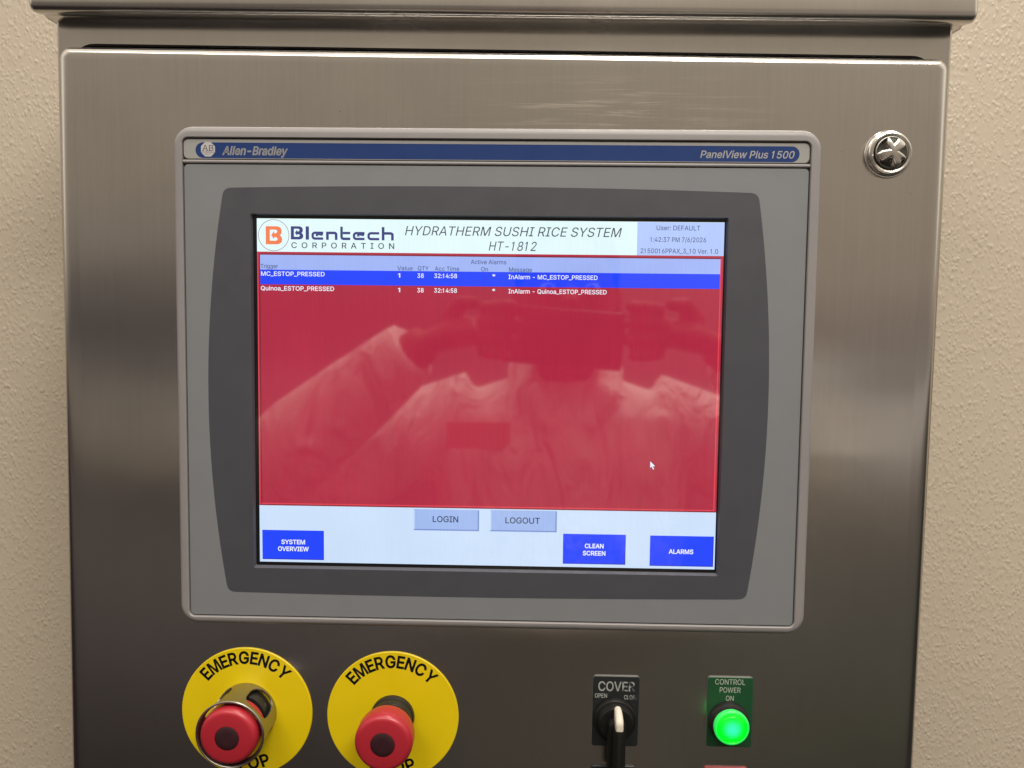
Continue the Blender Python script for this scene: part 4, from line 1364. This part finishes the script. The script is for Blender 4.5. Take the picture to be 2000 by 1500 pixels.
for sx_ in (-1, 1):
    q.ball((X(0.076 * sx_), PYC + 0.045, 0.095), (0.010, 0.020, 0.032), sk)         # ears
    q.tube([(X(0.18 * sx_), PYC, -0.10), (X((0.33 if sx_ < 0 else 0.27) * sx_), PYC + 0.03, -0.175), (X(EL(sx_)), PYC + 0.09, -0.165)], [0.055, 0.046, 0.042], sk)
    q.tube([(X(EL(sx_)), PYC + 0.09, -0.165), (X(0.32 * sx_), PYC + 0.145, -0.055), (X(0.195 * sx_), PYC + 0.185, 0.030)], [0.042, 0.038, 0.027], sk)
    # hand: palm, four curled fingers of unequal length, thumb leaving the side of the palm
    wr = Vector((X(0.195 * sx_), PYC + 0.185, 0.030))
    q.tube([wr, wr + Vector((-0.035 * sx_, 0.004, 0.012)), wr + Vector((-0.072 * sx_, 0.006, 0.018))], [0.026, 0.036, 0.033], sk, 20, 0.6)
    kn = wr + Vector((-0.070 * sx_, 0.004, 0.018))
    for fi, (dz, ln) in enumerate(((0.030, 0.88), (0.011, 1.0), (-0.009, 0.95), (-0.028, 0.78))):
        b0 = kn + Vector((0.0, -0.004, dz))
        b1 = b0 + Vector((-0.034 * sx_ * ln, -0.010, 0.004 - 0.003 * fi))
        b2 = b1 + Vector((-0.020 * sx_ * ln, 0.014, 0.0))
        b3 = b2 + Vector((0.004 * sx_, 0.020 * ln, 0.0))
        q.tube([b0, b1, b2, b3], [0.0098, 0.0090, 0.0082, 0.0068], sk, 12)
    tb = wr + Vector((-0.028 * sx_, 0.008, 0.030))
    q.tube([tb, tb + Vector((-0.020 * sx_, 0.014, 0.024)), tb + Vector((-0.044 * sx_, 0.020, 0.024))], [0.014, 0.0115, 0.009], sk, 12)
    q.tube([(X(0.095 * sx_), PYC, -0.66), (X(0.10 * sx_), PYC + 0.01, -1.08), (X(0.105 * sx_), PYC - 0.015, -1.48)], [0.085, 0.056, 0.038], sk)
    q.tube([(X(0.105 * sx_), PYC - 0.05, -1.505), (X(0.11 * sx_), PYC + 0.06, -1.515), (X(0.115 * sx_), PYC + 0.14, -1.525)], [0.036, 0.036, 0.026], sk)
bodyp = remeshed("body", q, 0.0045)
# coat with sleeves, collar and front placket
q = MB()
ct = M['coat']
torso(q, 0.014, ct, -0.43)
for sx_ in (-1, 1):
    q.tube([(X(0.13 * sx_), PYC, -0.082), (X(0.24 * sx_), PYC + 0.01, -0.125), (X((0.34 if sx_ < 0 else 0.28) * sx_), PYC + 0.03, -0.178), (X(EL(sx_, 0.01)), PYC + 0.09, -0.168)], [0.070, 0.076, 0.068, 0.062], ct, 28)
    q.tube([(X(EL(sx_, 0.01)), PYC + 0.09, -0.168), (X((0.38 if sx_ < 0 else 0.335) * sx_), PYC + 0.125, -0.110), (X(0.29 * sx_), PYC + 0.152, -0.040), (X(0.215 * sx_), PYC + 0.178, 0.020)], [0.062, 0.066, 0.056, 0.044], ct, 28)
    # folds of the sleeve
    for k in range(4):
        a = 0.25 + 0.17 * k
        q.tube([(X((0.455 - 0.24 * a) * sx_), PYC + 0.16 + 0.03 * a, -0.150 + 0.17 * a), (X((0.455 - 0.24 * (a + 0.2)) * sx_), PYC + 0.20, -0.190 + 0.17 * (a + 0.2))], [0.012, 0.008], ct, 10)
    # collar leaves
    q.tube([(X(0.062 * sx_), PYC - 0.03, 0.005), (X(0.066 * sx_), PYC + 0.05, -0.012), (X(0.052 * sx_), PYC + 0.098, -0.050), (X(0.030 * sx_), PYC + 0.122, -0.092)], [0.022, 0.024, 0.026, 0.010], ct, 16)
    for k in range(3):
        q.tube([(X((0.05 + 0.05 * k) * sx_), PYC + 0.118 - 0.012 * k, -0.13 - 0.03 * k), (X((0.09 + 0.035 * k) * sx_), PYC + 0.128 - 0.01 * k, -0.30 - 0.05 * k)], [0.004, 0.012], ct, 10)
q.tube([(X(0.004), PYC + 0.119, -0.10), (X(0.004), PYC + 0.139, -0.25), (X(0.004), PYC + 0.134, -0.39)], [0.010] * 3, ct, 10)
coat = remeshed("coat", q, 0.006, 5)
q = MB()
buttons = []
for k in range(3):
    q = MB()
    q.ball((X(0.004), PYC + 0.145, -0.17 - 0.09 * k), (0.006, 0.003, 0.006), M['coat'], 16, 8)
    buttons.append(q.build("coat_button", None, 60, 1.0))
q = MB()
q.ball((X(0), PYC + 0.040, 0.138), (0.081, 0.100, 0.108), M['hair'], 32, 20)
hair = q.build("hair", None, 60, 1.0)
eyes = []
for sx_ in (-1, 1):
    q = MB()
    q.ball((X(0.030 * sx_), PYC + 0.140, 0.108), (0.013, 0.010, 0.008), M['ivory'], 16, 10)
    q.ball((X(0.030 * sx_), PYC + 0.1475, 0.108), (0.0055, 0.0036, 0.0055), M['hair'], 12, 8)
    eyes.append(q.build("eye", None, 60, 1.0))
q = MB()
q.tube([(X(-0.026), PYC + 0.146, 0.045), (X(0), PYC + 0.157, 0.043), (X(0.026), PYC + 0.146, 0.045)], [0.004, 0.008, 0.004], M['maroon'], 12)
mouth = q.build("mouth", None, 60, 1.0)
q = MB()
for sx_ in (-1, 1):
    q.tube([(X(0.085 * sx_), PYC, -0.38), (X(0.098 * sx_), PYC, -0.70), (X(0.10 * sx_), PYC + 0.012, -1.08), (X(0.105 * sx_), PYC - 0.012, -1.47)], [0.112, 0.100, 0.074, 0.062], M['cloth'], 28)
torso(q, 0.008, M['cloth'], -0.72, -0.30)
trousers = q.build("trousers", None, 60, 1.0)
q = MB()
q.box(X(-0.175), X(-0.082), PYC + 0.112, PYC + 0.117, -0.124, -0.084, M['badge'], 0.0015)
badge = q.build("chest_badge", None, 0, 1.0)
attach(person, bodyp, coat, hair, mouth, trousers, *eyes)
sub(coat, badge, *buttons)

phone = empty("phone", (0.075, -0.505, 0.036), "black phone held sideways in both hands, mirrored in the display", "phone")
q = MB()
q.box(-0.005, 0.155, -0.5135, -0.5055, 0.000, 0.078, M['phone'], 0.0035)
case = q.build("phone_body", None, 30, 1.0)
q = MB()
q.box(0.002, 0.040, -0.5058, -0.5035, 0.020, 0.056, M['phone'], 0.0009)
bump_ = q.build("camera_bump", None, 30, 1.0)
attach(phone, case, bump_)
phone.rotation_euler = (0, math.radians(4), 0)
